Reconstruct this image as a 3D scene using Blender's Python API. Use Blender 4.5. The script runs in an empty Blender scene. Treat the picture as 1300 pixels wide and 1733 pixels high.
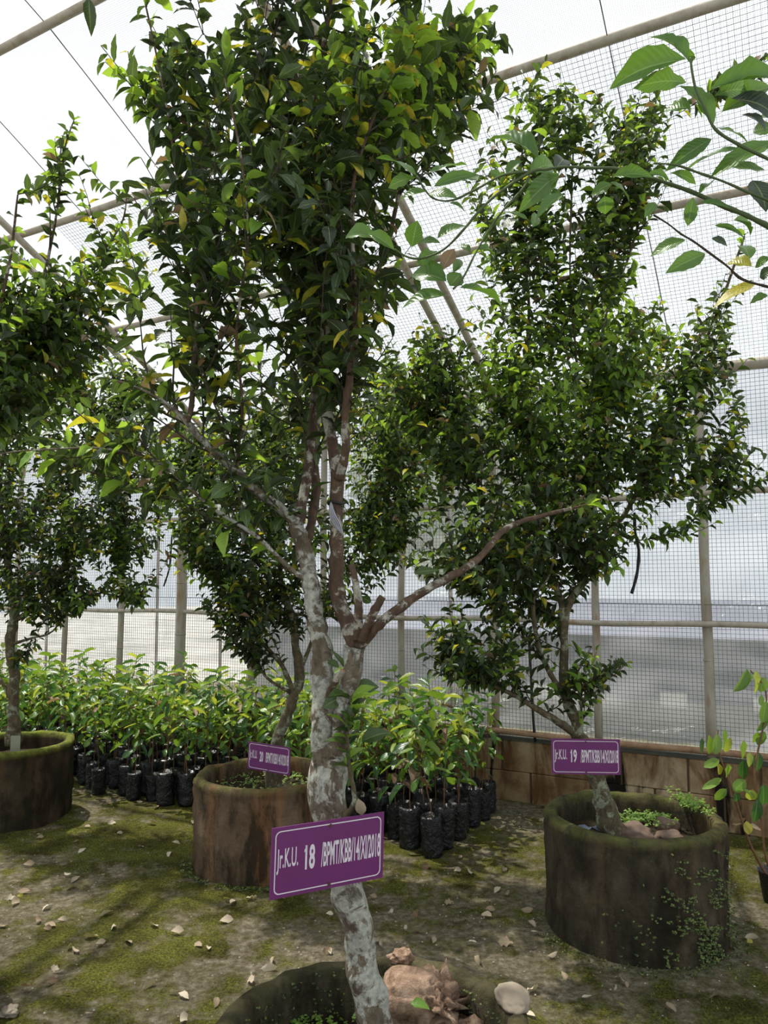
import bpy, math, random
import numpy as np
from mathutils import Vector, Matrix, noise
random.seed(11); np.random.seed(11)
C = bpy.context.scene.collection
sc = bpy.context.scene

# ---------------------------------------------------------------- camera, world, sun, exposure
FPX = 1280.0; H = 1.5; PITCH = math.atan(118 / FPX)
cam = bpy.data.objects.new('camera', bpy.data.cameras.new('camera')); C.objects.link(cam)
cam.data.sensor_fit = 'VERTICAL'; cam.data.sensor_height = 36; cam.data.sensor_width = 27
cam.data.lens = FPX / 1733 * 36
cam.data.clip_start = 0.02; cam.data.clip_end = 400
cam.location = (0, 0, H); cam.rotation_euler = (math.pi / 2 + PITCH, 0, 0)
sc.camera = cam
world = bpy.data.worlds.new('world'); sc.world = world; world.use_nodes = True
bg = world.node_tree.nodes['Background']
bg.inputs[0].default_value = (0.86, 0.93, 1.0, 1); bg.inputs[1].default_value = 1.5
sun = bpy.data.objects.new('sun', bpy.data.lights.new('sun', 'SUN')); C.objects.link(sun)
sun.data.energy = 15.0; sun.data.angle = math.radians(0.9); sun.data.color = (1, 0.95, 0.86)
SUN_FROM = Vector((-0.38, 0.30, 1.0)).normalized()
sun.rotation_euler = SUN_FROM.to_track_quat('Z', 'Y').to_euler(); sun.location = (0, 0, 9)
sc.view_settings.view_transform = 'Standard'; sc.view_settings.look = 'None'
sc.view_settings.exposure = -0.3; sc.view_settings.gamma = 1; sc.view_settings.use_curve_mapping = False
sc.cycles.transparent_max_bounces = 12

# ---------------------------------------------------------------- geometry helpers
cp, sp = math.cos(PITCH), math.sin(PITCH)
CAM = Vector((0, 0, H))
def ray(x, y):
    a = (x - 650) / FPX; b = (867 - y) / FPX
    return Vector((a, cp - sp * b, sp + cp * b))
def P(x, y, Y):                      # photograph pixel at world depth Y
    d = ray(x, y); return CAM + d * (Y / d.y)
def G(x, y, z=0.0):                  # photograph pixel on the height z
    d = ray(x, y); return CAM + d * ((z - H) / d.z)
WD = Vector((-0.8815238, 0.4721396, 0)); WN = Vector((0.4721396, 0.8815238, 0)); WDIST = 5.142
def wall_pt(t, s, z): return WD * t + WN * (WDIST - s) + Vector((0, 0, z))   # along, distance from wall, height
def smooth_path(pts, k=4):
    out = []
    n = len(pts)
    for i in range(n - 1):
        p0 = pts[max(i - 1, 0)]; p1 = pts[i]; p2 = pts[i + 1]; p3 = pts[min(i + 2, n - 1)]
        for j in range(k):
            t = j / k
            out.append(tuple(0.5 * ((2 * b) + (-a + c) * t + (2 * a - 5 * b + 4 * c - d) * t * t + (-a + 3 * b - 3 * c + d) * t ** 3)
                             for a, b, c, d in zip(p0, p1, p2, p3)))
    out.append(tuple(pts[-1])); return out

class MB:
    def __init__(s): s.v = []; s.f = []; s.m = []; s.uv = None
    def box(s, c, ax, ay, az, mi=0):
        b = len(s.v)
        for i in (-1, 1):
            for j in (-1, 1):
                for k in (-1, 1): s.v.append(tuple(c + ax * i + ay * j + az * k))
        for q in ((0, 1, 3, 2), (4, 6, 7, 5), (0, 4, 5, 1), (2, 3, 7, 6), (0, 2, 6, 4), (1, 5, 7, 3)):
            s.f.append([b + t for t in q]); s.m.append(mi)
    def bar(s, a, b, w, h=None, up=Vector((0, 0, 1)), mi=0):
        d = b - a; L = d.length; d = d / L
        x = d.cross(up); x = x.normalized() if x.length > 1e-4 else Vector((1, 0, 0))
        y = x.cross(d)
        s.box((a + b) / 2, d * L / 2, x * w / 2, y * (h or w) / 2, mi)
    def tube(s, pts, rs, n=8, mi=0, bump=0.0, cap=True):
        pts = [Vector(p[:3]) for p in pts]; b0 = len(s.v); N = len(pts)
        t0 = (pts[1] - pts[0]).normalized()
        x = t0.cross(Vector((0, 1, 0.1))); x = x.normalized() if x.length > 1e-3 else Vector((1, 0, 0))
        for i, p in enumerate(pts):
            t = (pts[min(i + 1, N - 1)] - pts[max(i - 1, 0)]).normalized()
            x = (x - t * x.dot(t)); x = x.normalized() if x.length > 1e-5 else t.orthogonal().normalized()
            y = t.cross(x)
            for k in range(n):
                a = 2 * math.pi * k / n
                o = x * math.cos(a) + y * math.sin(a)
                r = rs[i]
                if bump: r *= 1 + bump * noise.noise((p + o * r) * (1.2 / max(r, 0.01)) * 0.6)
                s.v.append(tuple(p + o * r))
        for i in range(N - 1):
            for k in range(n):
                s.f.append([b0 + i * n + k, b0 + i * n + (k + 1) % n, b0 + (i + 1) * n + (k + 1) % n, b0 + (i + 1) * n + k]); s.m.append(mi)
        if cap:
            s.f.append([b0 + k for k in reversed(range(n))]); s.m.append(mi)
            s.f.append([b0 + (N - 1) * n + k for k in range(n)]); s.m.append(mi)
    def lathe(s, prof, n=48, wob=0.0, seed=0, mi=0):
        b0 = len(s.v)
        for (r, z) in prof:
            for k in range(n):
                a = 2 * math.pi * k / n
                q = Vector((math.cos(a) * r, math.sin(a) * r, z))
                w = noise.noise(q * 6 + Vector((seed, 0, 0))) * wob + noise.noise(q * 19 + Vector((seed, 3, 0))) * wob * 0.5
                rr = r + w; s.v.append((math.cos(a) * rr, math.sin(a) * rr, z + w * 0.6 if z > 0.02 else z))
        for i in range(len(prof) - 1):
            for k in range(n):
                s.f.append([b0 + i * n + k, b0 + i * n + (k + 1) % n, b0 + (i + 1) * n + (k + 1) % n, b0 + (i + 1) * n + k]); s.m.append(mi)
    def mesh(s, name, mats, smooth=False):
        me = bpy.data.meshes.new(name); me.from_pydata(s.v, [], s.f)
        for m in (mats if isinstance(mats, (list, tuple)) else [mats]): me.materials.append(m)
        if any(s.m): me.polygons.foreach_set('material_index', s.m)
        if smooth: me.polygons.foreach_set('use_smooth', [True] * len(s.f))
        me.update(); return me

def put(name, me, parent=None, loc=None, kind=None):
    o = bpy.data.objects.new(name, me); C.objects.link(o)
    if parent is not None: o.parent = parent
    if loc is not None: o.location = loc
    if kind: o['kind'] = kind
    return o
def tag(o, label=None, cat=None, group=None, kind=None):
    if label: o['label'] = label
    if cat: o['category'] = cat
    if group: o['group'] = group
    if kind: o['kind'] = kind
    return o
def empty(name, loc=(0, 0, 0)):
    o = bpy.data.objects.new(name, None); C.objects.link(o); o.location = loc; o.empty_display_size = 0.1; return o
def copy_tree(o, parent=None):
    c = o.copy(); C.objects.link(c)
    if parent is not None: c.parent = parent
    for ch in list(o.children): copy_tree(ch, c)
    return c

# ---------------------------------------------------------------- materials
def mat(name):
    m = bpy.data.materials.new(name); m.use_nodes = True
    nt = m.node_tree; nt.nodes.clear()
    out = nt.nodes.new('ShaderNodeOutputMaterial')
    return m, nt, out
def N(nt, t, **kw):
    n = nt.nodes.new(t)
    for k, v in kw.items():
        if k.startswith('i_'): n.inputs[k[2:].replace('_', ' ')].default_value = v
        else: setattr(n, k, v)
    return n
def ramp(nt, fac, stops):
    r = nt.nodes.new('ShaderNodeValToRGB'); e = r.color_ramp.elements
    while len(e) < len(stops): e.new(0.5)
    for k, (p, c) in enumerate(stops):
        e[k].position = p; e[k].color = (c[0], c[1], c[2], 1) if len(c) == 3 else c
    nt.links.new(fac, r.inputs[0]); return r.outputs[0]
def noise_fac(nt, scale, detail=4, rough=0.55, coord='Object', stretch=None, dist=0.0):
    tc = nt.nodes.new('ShaderNodeTexCoord'); src = tc.outputs[coord]
    if stretch:
        mp = nt.nodes.new('ShaderNodeMapping'); mp.inputs['Scale'].default_value = stretch
        nt.links.new(src, mp.inputs[0]); src = mp.outputs[0]
    n = N(nt, 'ShaderNodeTexNoise'); n.inputs['Scale'].default_value = scale; n.inputs['Detail'].default_value = detail
    n.inputs['Roughness'].default_value = rough; n.inputs['Distortion'].default_value = dist
    nt.links.new(src, n.inputs['Vector']); return n.outputs['Fac']
def mixc(nt, f, a, b, mode='MIX'):
    m = nt.nodes.new('ShaderNodeMix'); m.data_type = 'RGBA'; m.blend_type = mode
    for s, v in ((m.inputs[0], f), (m.inputs[6], a), (m.inputs[7], b)):
        if hasattr(v, 'is_output'): nt.links.new(v, s)
        elif isinstance(v, (int, float)): s.default_value = v
        else: s.default_value = (v[0], v[1], v[2], 1)
    return m.outputs[2]
def bump(nt, fac, strength, dist=0.01):
    b = nt.nodes.new('ShaderNodeBump'); b.inputs['Strength'].default_value = strength; b.inputs['Distance'].default_value = dist
    nt.links.new(fac, b.inputs['Height']); return b.outputs[0]
def principled(nt, out, col, rough=0.8, spec=0.3, nrm=None, metal=0.0):
    p = nt.nodes.new('ShaderNodeBsdfPrincipled')
    if hasattr(col, 'is_output'): nt.links.new(col, p.inputs['Base Color'])
    else: p.inputs['Base Color'].default_value = (*col, 1)
    p.inputs['Roughness'].default_value = rough; p.inputs['Specular IOR Level'].default_value = spec; p.inputs['Metallic'].default_value = metal
    if nrm is not None: nt.links.new(nrm, p.inputs['Normal'])
    if out: nt.links.new(p.outputs[0], out.inputs[0])
    return p
def simple(name, col, rough=0.8, spec=0.3, var=0.25, scale=20, b=0.3, metal=0.0):
    m, nt, out = mat(name); f = noise_fac(nt, scale)
    c = mixc(nt, f, tuple(x * (1 - var) for x in col), tuple(min(1, x * (1 + var)) for x in col))
    principled(nt, out, c, rough, spec, bump(nt, f, b, 0.003), metal); return m

def leaf_mat(name, col, col2, transl=0.35, rough=0.38, vein=(0.35, 0.45, 0.15), tint=None):
    m, nt, out = mat(name)
    geo = nt.nodes.new('ShaderNodeNewGeometry'); oi = nt.nodes.new('ShaderNodeObjectInfo')
    ad = N(nt, 'ShaderNodeMath', operation='ADD'); nt.links.new(geo.outputs['Random Per Island'], ad.inputs[0]); nt.links.new(oi.outputs['Random'], ad.inputs[1])
    fr = N(nt, 'ShaderNodeMath', operation='FRACT'); nt.links.new(ad.outputs[0], fr.inputs[0])
    c = mixc(nt, fr.outputs[0], col, col2)
    if tint:
        f = noise_fac(nt, 35, 2); f = ramp(nt, f, [(0.42, (0, 0, 0)), (0.6, (1, 1, 1))]); c = mixc(nt, f, c, tint)
    uv = nt.nodes.new('ShaderNodeUVMap'); sx = nt.nodes.new('ShaderNodeSeparateXYZ'); nt.links.new(uv.outputs[0], sx.inputs[0])
    a = N(nt, 'ShaderNodeMath', operation='ABSOLUTE'); nt.links.new(sx.outputs[0], a.inputs[0])
    l = N(nt, 'ShaderNodeMath', operation='LESS_THAN'); nt.links.new(a.outputs[0], l.inputs[0]); l.inputs[1].default_value = 0.06
    vm = N(nt, 'ShaderNodeMath', operation='MULTIPLY'); nt.links.new(l.outputs[0], vm.inputs[0]); vm.inputs[1].default_value = 0.45
    c = mixc(nt, vm.outputs[0], c, vein)
    # side veins as relief
    mu = N(nt, 'ShaderNodeMath', operation='MULTIPLY_ADD'); nt.links.new(a.outputs[0], mu.inputs[0]); mu.inputs[1].default_value = -0.25; nt.links.new(sx.outputs[1], mu.inputs[2])
    si = N(nt, 'ShaderNodeMath', operation='MULTIPLY'); nt.links.new(mu.outputs[0], si.inputs[0]); si.inputs[1].default_value = 60
    s2 = N(nt, 'ShaderNodeMath', operation='SINE'); nt.links.new(si.outputs[0], s2.inputs[0])
    nb = bump(nt, s2.outputs[0], 0.25, 0.001)
    p = principled(nt, None, c, rough, 0.5, nb)
    tr = nt.nodes.new('ShaderNodeBsdfTranslucent'); tc = mixc(nt, 0.5, c, (min(1, col2[0] * 2.2), min(1, col2[1] * 2.0), col2[2] * 0.8)); nt.links.new(tc, tr.inputs[0])
    ms = nt.nodes.new('ShaderNodeMixShader'); ms.inputs[0].default_value = transl
    nt.links.new(p.outputs[0], ms.inputs[1]); nt.links.new(tr.outputs[0], ms.inputs[2]); nt.links.new(ms.outputs[0], out.inputs[0])
    return m
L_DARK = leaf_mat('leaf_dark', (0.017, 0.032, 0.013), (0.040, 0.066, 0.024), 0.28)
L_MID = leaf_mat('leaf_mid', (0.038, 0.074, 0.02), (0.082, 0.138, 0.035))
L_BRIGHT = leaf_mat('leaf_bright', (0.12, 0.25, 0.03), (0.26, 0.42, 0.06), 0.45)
L_YELLOW = leaf_mat('leaf_yellow', (0.42, 0.36, 0.03), (0.62, 0.48, 0.05), 0.4, tint=(0.10, 0.16, 0.02))
L_BROWN = leaf_mat('leaf_brown', (0.16, 0.09, 0.05), (0.34, 0.25, 0.17), 0.2, 0.7)
L_SEED = leaf_mat('leaf_seedling', (0.07, 0.17, 0.025), (0.18, 0.30, 0.04), 0.35, 0.3)
L_SEED2 = leaf_mat('leaf_seedling_young', (0.22, 0.30, 0.04), (0.36, 0.42, 0.07), 0.4, 0.35)
L_SEED3 = leaf_mat('leaf_seedling_dark', (0.025, 0.08, 0.02), (0.06, 0.15, 0.035), 0.3, 0.28)
L_FORE = leaf_mat('leaf_foreground', (0.05, 0.125, 0.02), (0.10, 0.20, 0.035), 0.38, 0.3)
L_DRY = leaf_mat('leaf_litter', (0.26, 0.19, 0.12), (0.55, 0.47, 0.36), 0.1, 0.7)
L_WEED = leaf_mat('leaf_weed', (0.12, 0.24, 0.04), (0.30, 0.45, 0.12), 0.3, 0.5)
L_WEEDD = leaf_mat('leaf_weed_dark', (0.09, 0.14, 0.03), (0.20, 0.25, 0.07), 0.2, 0.6)

def bark_mat(name, base, base2, lichen, amount, scale=14):
    m, nt, out = mat(name)
    f = noise_fac(nt, 45, 5, 0.65, stretch=(1, 1, 0.35)); c = ramp(nt, f, [(0.3, base), (0.7, base2)])
    g = noise_fac(nt, scale, 7, 0.68, dist=0.4); g2 = ramp(nt, g, [(amount - 0.015, (0, 0, 0)), (amount + 0.025, (1, 1, 1))])
    g3 = noise_fac(nt, 60, 6, 0.7); lc = ramp(nt, g3, [(0.3, tuple(x * 0.4 for x in lichen)), (0.65, lichen)])
    c = mixc(nt, g2, c, lc)
    h = noise_fac(nt, scale * 2.2, 6, 0.7, dist=0.6); h2 = ramp(nt, h, [(0.50, (0, 0, 0)), (0.62, (0.85, 0.85, 0.85))])
    c = mixc(nt, h2, c, (0.07, 0.05, 0.035))
    principled(nt, out, c, 0.9, 0.15, bump(nt, f, 0.8, 0.006)); return m
BARK_PALE = bark_mat('bark_lichen', (0.065, 0.05, 0.033), (0.19, 0.155, 0.11), (0.46, 0.46, 0.39), 0.49, 12)
BARK = bark_mat('bark_brown', (0.045, 0.03, 0.02), (0.14, 0.09, 0.06), (0.44, 0.42, 0.34), 0.545, 13)
BARK_MOSS = bark_mat('bark_mossy', (0.05, 0.045, 0.025), (0.15, 0.12, 0.07), (0.30, 0.32, 0.22), 0.54, 18)
TWIG = simple('twig_bark', (0.055, 0.045, 0.03), 0.85, 0.2, 0.4, 60)
TWIG_G = simple('twig_green', (0.07, 0.10, 0.035), 0.6, 0.3, 0.3, 60)
CUT = simple('cut_wood', (0.33, 0.18, 0.10), 0.9, 0.1, 0.3, 60)

def concrete_mat(name, c1, c2, rust, mossc, moss_amt, ztop):
    m, nt, out = mat(name)
    f = noise_fac(nt, 3.5, 8, 0.7); c = ramp(nt, f, [(0.35, c1), (0.65, c2)])
    st = noise_fac(nt, 5, 5, 0.6, stretch=(1, 1, 0.18)); sr = ramp(nt, st, [(0.48, (0, 0, 0)), (0.68, (0.8, 0.8, 0.8))]); c = mixc(nt, sr, c, rust)
    dk = noise_fac(nt, 9, 6, 0.7, stretch=(1, 1, 0.3)); dr = ramp(nt, dk, [(0.44, (0, 0, 0)), (0.6, (0.85, 0.85, 0.85))]); c = mixc(nt, dr, c, (0.018, 0.016, 0.010))
    # moss grows on the upper rim
    geo = nt.nodes.new('ShaderNodeNewGeometry'); tc = nt.nodes.new('ShaderNodeTexCoord'); s = nt.nodes.new('ShaderNodeSeparateXYZ'); nt.links.new(tc.outputs['Object'], s.inputs[0])
    mr = N(nt, 'ShaderNodeMapRange'); nt.links.new(s.outputs[2], mr.inputs[0]); mr.inputs[1].default_value = ztop - 0.045; mr.inputs[2].default_value = ztop + 0.002
    mn = noise_fac(nt, 14, 8, 0.75); mm = N(nt, 'ShaderNodeMath', operation='MULTIPLY_ADD'); nt.links.new(mn, mm.inputs[0]); mm.inputs[1].default_value = 3.2; mm.inputs[2].default_value = moss_amt - 1.75
    m2 = N(nt, 'ShaderNodeMath', operation='MULTIPLY', use_clamp=True); nt.links.new(mr.outputs[0], m2.inputs[0]); nt.links.new(mm.outputs[0], m2.inputs[1])
    c = mixc(nt, m2.outputs[0], c, mossc)
    fb = noise_fac(nt, 40, 6, 0.7)
    principled(nt, out, c, 0.93, 0.12, bump(nt, fb, 0.9, 0.012)); return m

# ---------------------------------------------------------------- floor (mossy ground)
def moss_mask(x, y):
    a = noise.fractal(Vector((x * 1.1, y * 1.1, 3.3)), 0.9, 2.1, 5) * 0.9
    b = noise.fractal(Vector((x * 6, y * 6, 9.1)), 0.8, 2.2, 4) * 0.45
    v = 0.52 + a * 0.75 + b * 1.5
    if y < 3.0: v -= (3.0 - y) * 0.16
    v += max(0, 0.18 - abs(y - 4.6) * 0.12)
    return min(1, max(0, v))
def ground_z(x, y):
    return 0.012 * noise.noise(Vector((x * 1.7, y * 1.7, 0))) + 0.009 * noise.noise(Vector((x * 7, y * 7, 1))) + 0.005 * noise.noise(Vector((x * 23, y * 23, 2)))
def make_ground():
    xs = [-9, -7.5, -6, -5] + [-4.2 + 0.03 * i for i in range(241)] + [3.6, 4.5, 6, 7.5]
    ys = [-4, -3, -2, -1, 0] + [0.6 + 0.03 * i for i in range(220)] + [7.6, 8.5, 10, 11.5]
    v = []; col = []
    for y in ys:
        for x in xs:
            mk = moss_mask(x, y); v.append((x, y, ground_z(x, y) + mk * 0.006)); col += [mk, mk, mk, 1]
    nx = len(xs); f = [(j * nx + i, j * nx + i + 1, (j + 1) * nx + i + 1, (j + 1) * nx + i) for j in range(len(ys) - 1) for i in range(nx - 1)]
    me = bpy.data.meshes.new('floor'); me.from_pydata(v, [], f)
    at = me.color_attributes.new('moss', 'FLOAT_COLOR', 'POINT'); at.data.foreach_set('color', col)
    me.polygons.foreach_set('use_smooth', [True] * len(f))
    m, nt, out = mat('mossy_ground')
    a = nt.nodes.new('ShaderNodeAttribute'); a.attribute_name = 'moss'
    f1 = noise_fac(nt, 30, 8, 0.75); f2 = noise_fac(nt, 4, 6, 0.6); f3 = noise_fac(nt, 110, 4, 0.7)
    soil = ramp(nt, f1, [(0.32, (0.085, 0.07, 0.038)), (0.5, (0.23, 0.195, 0.125)), (0.68, (0.46, 0.41, 0.31))])
    ms = ramp(nt, f3, [(0.34, (0.04, 0.042, 0.010)), (0.5, (0.135, 0.14, 0.02)), (0.66, (0.31, 0.31, 0.04))])
    br = ramp(nt, f2, [(0.35, (0.15, 0.10, 0.04)), (0.6, (1, 1, 1))])
    ms2 = mixc(nt, 0.75, ms, mixc(nt, 1.0, ms, br, 'MULTIPLY')); f5 = noise_fac(nt, 11, 8, 0.75)
    ad = N(nt, 'ShaderNodeMath', operation='MULTIPLY_ADD'); nt.links.new(f5, ad.inputs[0]); ad.inputs[1].default_value = 2.6; ad.inputs[2].default_value = -1.3
    ad2 = N(nt, 'ShaderNodeMath', operation='ADD'); nt.links.new(ad.outputs[0], ad2.inputs[0]); nt.links.new(a.outputs['Fac'], ad2.inputs[1])
    k = ramp(nt, ad2.outputs[0], [(0.25, (0, 0, 0)), (0.85, (0.95, 0.95, 0.95))])
    c = mixc(nt, k, soil, ms2)
    principled(nt, out, c, 0.95, 0.1, bump(nt, noise_fac(nt, 45, 9, 0.8), 1.0, 0.03)); me.materials.append(m)
    o = put('floor', me, kind='structure'); return o
make_ground()

# ---------------------------------------------------------------- greenhouse shell
T0, T1 = -1.6, 9.0                     # extent of the back wall along WD
EAVE = 2.84
ROOF = [(0, EAVE), (0.35, 3.06), (0.75, 3.28), (1.12, 3.46), (1.5, 3.66), (1.95, 3.87), (2.4, 4.09), (2.78, 4.27), (3.3, 4.45), (4.0, 4.6),
        (4.7, 4.45), (5.2, 4.27), (6.0, 3.9), (6.9, 3.46), (7.6, 3.06), (8.0, EAVE)]
def roof_h(s):
    for (a, ha), (b, hb) in zip(ROOF, ROOF[1:]):
        if a <= s <= b: return ha + (hb - ha) * (s - a) / (b - a)
    return EAVE
PIPE, nt, out = mat('weathered_pipe')
f = noise_fac(nt, 8, 6, 0.7); c = ramp(nt, f, [(0.35, (0.30, 0.26, 0.20)), (0.55, (0.42, 0.38, 0.31)), (0.72, (0.22, 0.13, 0.06))])
principled(nt, out, c, 0.65, 0.3, bump(nt, f, 0.3, 0.003))
RUST, nt, out = mat('rusty_pipe')
f = noise_fac(nt, 10, 6, 0.7); c = ramp(nt, f, [(0.3, (0.20, 0.10, 0.05)), (0.6, (0.36, 0.24, 0.15)), (0.75, (0.15, 0.07, 0.03))])
principled(nt, out, c, 0.8, 0.2, bump(nt, f, 0.5, 0.003))
BAMBOO, nt, out = mat('post_tube')
f = noise_fac(nt, 7, 5, 0.6, stretch=(1, 1, 0.3)); c = ramp(nt, f, [(0.35, (0.26, 0.22, 0.16)), (0.55, (0.38, 0.35, 0.29)), (0.7, (0.27, 0.16, 0.07))])
principled(nt, out, c, 0.6, 0.3, bump(nt, f, 0.3, 0.003))
WIRE = simple('galvanised_wire', (0.085, 0.085, 0.08), 0.6, 0.4, 0.2, 50, 0.0)

def sheet_mat(name, transp, tcol, dcol, scale, weave=None, dirty=None):
    m, nt, out = mat(name)
    tr = nt.nodes.new('ShaderNodeBsdfTransparent'); tr.inputs[0].default_value = (0.97, 0.97, 0.97, 1)
    tl = nt.nodes.new('ShaderNodeBsdfTranslucent'); df = nt.nodes.new('ShaderNodeBsdfDiffuse')
    f = noise_fac(nt, scale, 6, 0.65, stretch=(1.0, 1.0, 0.45)); c = ramp(nt, f, [(0.3, tuple(x * 0.82 for x in tcol)), (0.7, tcol)])
    nt.links.new(c, tl.inputs[0]); df.inputs[0].default_value = (*dcol, 1)
    m1 = nt.nodes.new('ShaderNodeMixShader'); m1.inputs[0].default_value = 0.3
    nt.links.new(tl.outputs[0], m1.inputs[1]); nt.links.new(df.outputs[0], m1.inputs[2])
    g = noise_fac(nt, scale * 0.7, 5, 0.6, dist=1.0); gr = ramp(nt, g, [(0.35, (1 - transp - 0.10,) * 3), (0.7, (1 - transp + 0.12,) * 3)])
    fac = gr
    if weave:
        uv = nt.nodes.new('ShaderNodeUVMap'); s = nt.nodes.new('ShaderNodeSeparateXYZ'); nt.links.new(uv.outputs[0], s.inputs[0])
        mx = None
        for ax in (0, 1):
            mu = N(nt, 'ShaderNodeMath', operation='MULTIPLY'); nt.links.new(s.outputs[ax], mu.inputs[0]); mu.inputs[1].default_value = weave
            fr = N(nt, 'ShaderNodeMath', operation='FRACT'); nt.links.new(mu.outputs[0], fr.inputs[0])
            lt = N(nt, 'ShaderNodeMath', operation='LESS_THAN'); nt.links.new(fr.outputs[0], lt.inputs[0]); lt.inputs[1].default_value = 0.18
            if mx is None: mx = lt.outputs[0]
            else:
                q = N(nt, 'ShaderNodeMath', operation='MAXIMUM'); nt.links.new(mx, q.inputs[0]); nt.links.new(lt.outputs[0], q.inputs[1]); mx = q.outputs[0]
        df2 = nt.nodes.new('ShaderNodeBsdfDiffuse'); df2.inputs[0].default_value = (0.36, 0.39, 0.43, 1)
        mm = nt.nodes.new('ShaderNodeMixShader'); ma = nt.nodes.new('ShaderNodeMixShader')
        nt.links.new(fac, mm.inputs[0]); nt.links.new(tr.outputs[0], mm.inputs[1]); nt.links.new(m1.outputs[0], mm.inputs[2])
        sc2 = N(nt, 'ShaderNodeMath', operation='MULTIPLY'); nt.links.new(mx, sc2.inputs[0]); sc2.inputs[1].default_value = 0.65
        nt.links.new(sc2.outputs[0], ma.inputs[0]); nt.links.new(mm.outputs[0], ma.inputs[1]); nt.links.new(df2.outputs[0], ma.inputs[2])
        nt.links.new(ma.outputs[0], out.inputs[0])
    else:
        gl = nt.nodes.new('ShaderNodeBsdfGlossy'); gl.inputs['Roughness'].default_value = 0.25
        nt.links.new(bump(nt, noise_fac(nt, 6, 4, 0.6, dist=2.0, stretch=(1, 1, 2.5)), 0.8, 0.03), gl.inputs['Normal'])
        mm = nt.nodes.new('ShaderNodeMixShader'); nt.links.new(fac, mm.inputs[0]); nt.links.new(tr.outputs[0], mm.inputs[1]); nt.links.new(m1.outputs[0], mm.inputs[2])
        ma = nt.nodes.new('ShaderNodeMixShader'); ma.inputs[0].default_value = 0.05
        nt.links.new(mm.outputs[0], ma.inputs[1]); nt.links.new(gl.outputs[0], ma.inputs[2]); nt.links.new(ma.outputs[0], out.inputs[0])
    return m
SHEET = sheet_mat('milky_plastic', 0.5, (0.66, 0.67, 0.69), (0.5, 0.5, 0.5), 0.9)
NET = sheet_mat('roof_net_plastic', 0.54, (0.60, 0.62, 0.66), (0.75, 0.76, 0.8), 1.2, weave=110)

def grid_sheet(name, fn, nu, nv, m, parent, us=1, vs=1):
    v = [tuple(fn(i / nu, j / nv)) for j in range(nv + 1) for i in range(nu + 1)]
    f = [(j * (nu + 1) + i, j * (nu + 1) + i + 1, (j + 1) * (nu + 1) + i + 1, (j + 1) * (nu + 1) + i) for j in range(nv) for i in range(nu)]
    me = bpy.data.meshes.new(name); me.from_pydata(v, [], f); me.materials.append(m)
    uvl = me.uv_layers.new(name='UVMap'); co = []
    for q in f:
        for k in q: co += [(k % (nu + 1)) / nu * us, (k // (nu + 1)) / nv * vs]
    uvl.data.foreach_set('uv', co); me.polygons.foreach_set('use_smooth', [True] * len(f))
    return put(name, me, parent)

wall = empty('wall_back'); wall['kind'] = 'structure'
ceil_ = empty('ceiling'); ceil_['kind'] = 'structure'
# concrete blocks under the mesh
BLK, nt, out = mat('stained_block')
f = noise_fac(nt, 2.2, 8, 0.7, 'Object'); 
tcn = nt.nodes.new('ShaderNodeNewGeometry')
def gnoise(scale, detail, stretch=(1, 1, 1), dist=0):
    mp = nt.nodes.new('ShaderNodeMapping'); mp.inputs['Scale'].default_value = stretch; nt.links.new(tcn.outputs['Position'], mp.inputs[0])
    n = nt.nodes.new('ShaderNodeTexNoise'); n.inputs['Scale'].default_value = scale; n.inputs['Detail'].default_value = detail; n.inputs['Roughness'].default_value = 0.65; n.inputs['Distortion'].default_value = dist
    nt.links.new(mp.outputs[0], n.inputs['Vector']); return n.outputs['Fac']
c = ramp(nt, gnoise(3.2, 8), [(0.3, (0.10, 0.055, 0.025)), (0.5, (0.30, 0.205, 0.11)), (0.7, (0.46, 0.37, 0.24))])
k = ramp(nt, gnoise(3.4, 8, (1, 1, 0.4), 1.2), [(0.45, (0, 0, 0)), (0.6, (0.9, 0.9, 0.9))]); c = mixc(nt, k, c, (0.11, 0.05, 0.02))
k = ramp(nt, gnoise(3.7, 5, (1, 1, 0.22), 0.3), [(0.56, (0, 0, 0)), (0.62, (1, 1, 1))]); c = mixc(nt, k, c, (0.012, 0.010, 0.008))
k = ramp(nt, gnoise(1.8, 4), [(0.6, (0, 0, 0)), (0.72, (0.6, 0.6, 0.6))]); c = mixc(nt, k, c, (0.25, 0.30, 0.12))
principled(nt, out, c, 0.9, 0.15, bump(nt, gnoise(45, 6), 0.6, 0.006))
MORTAR = simple('dark_mortar', (0.12, 0.085, 0.05), 0.95, 0.1, 0.4, 8)
mb = MB()
for row in range(2):
    x = T0 - (0.2 if row else 0)
    while x < T1:
        b = MB(); w = 0.395; jit = random.uniform(-0.003, 0.004)
        b.box(Vector((0, 0, 0)), WD * (w / 2 - 0.003), WN * 0.055, Vector((0, 0, 0.1025)))
        me = b.mesh('block', BLK)
        o = put('block', me, wall, wall_pt(x + 0.2, -0.03 + jit, 0.1 + row * 0.207))
        bv = o.modifiers.new('bevel', 'BEVEL'); bv.width = 0.006; bv.segments = 1
        x += 0.402
mb.box(wall_pt((T0 + T1) / 2, -0.036, 0.205), WD * (T1 - T0) / 2, WN * 0.05, Vector((0, 0, 0.206)))
put('mortar', mb.mesh('mortar', MORTAR), wall)
b = MB(); b.box(wall_pt((T0 + T1) / 2, -0.035, 0.425), WD * (T1 - T0) / 2, WN * 0.065, Vector((0, 0, 0.012)))
put('coping', b.mesh('coping', simple('coping_cement', (0.10, 0.10, 0.085), 0.95, 0.1, 0.6, 6)), wall)

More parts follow.
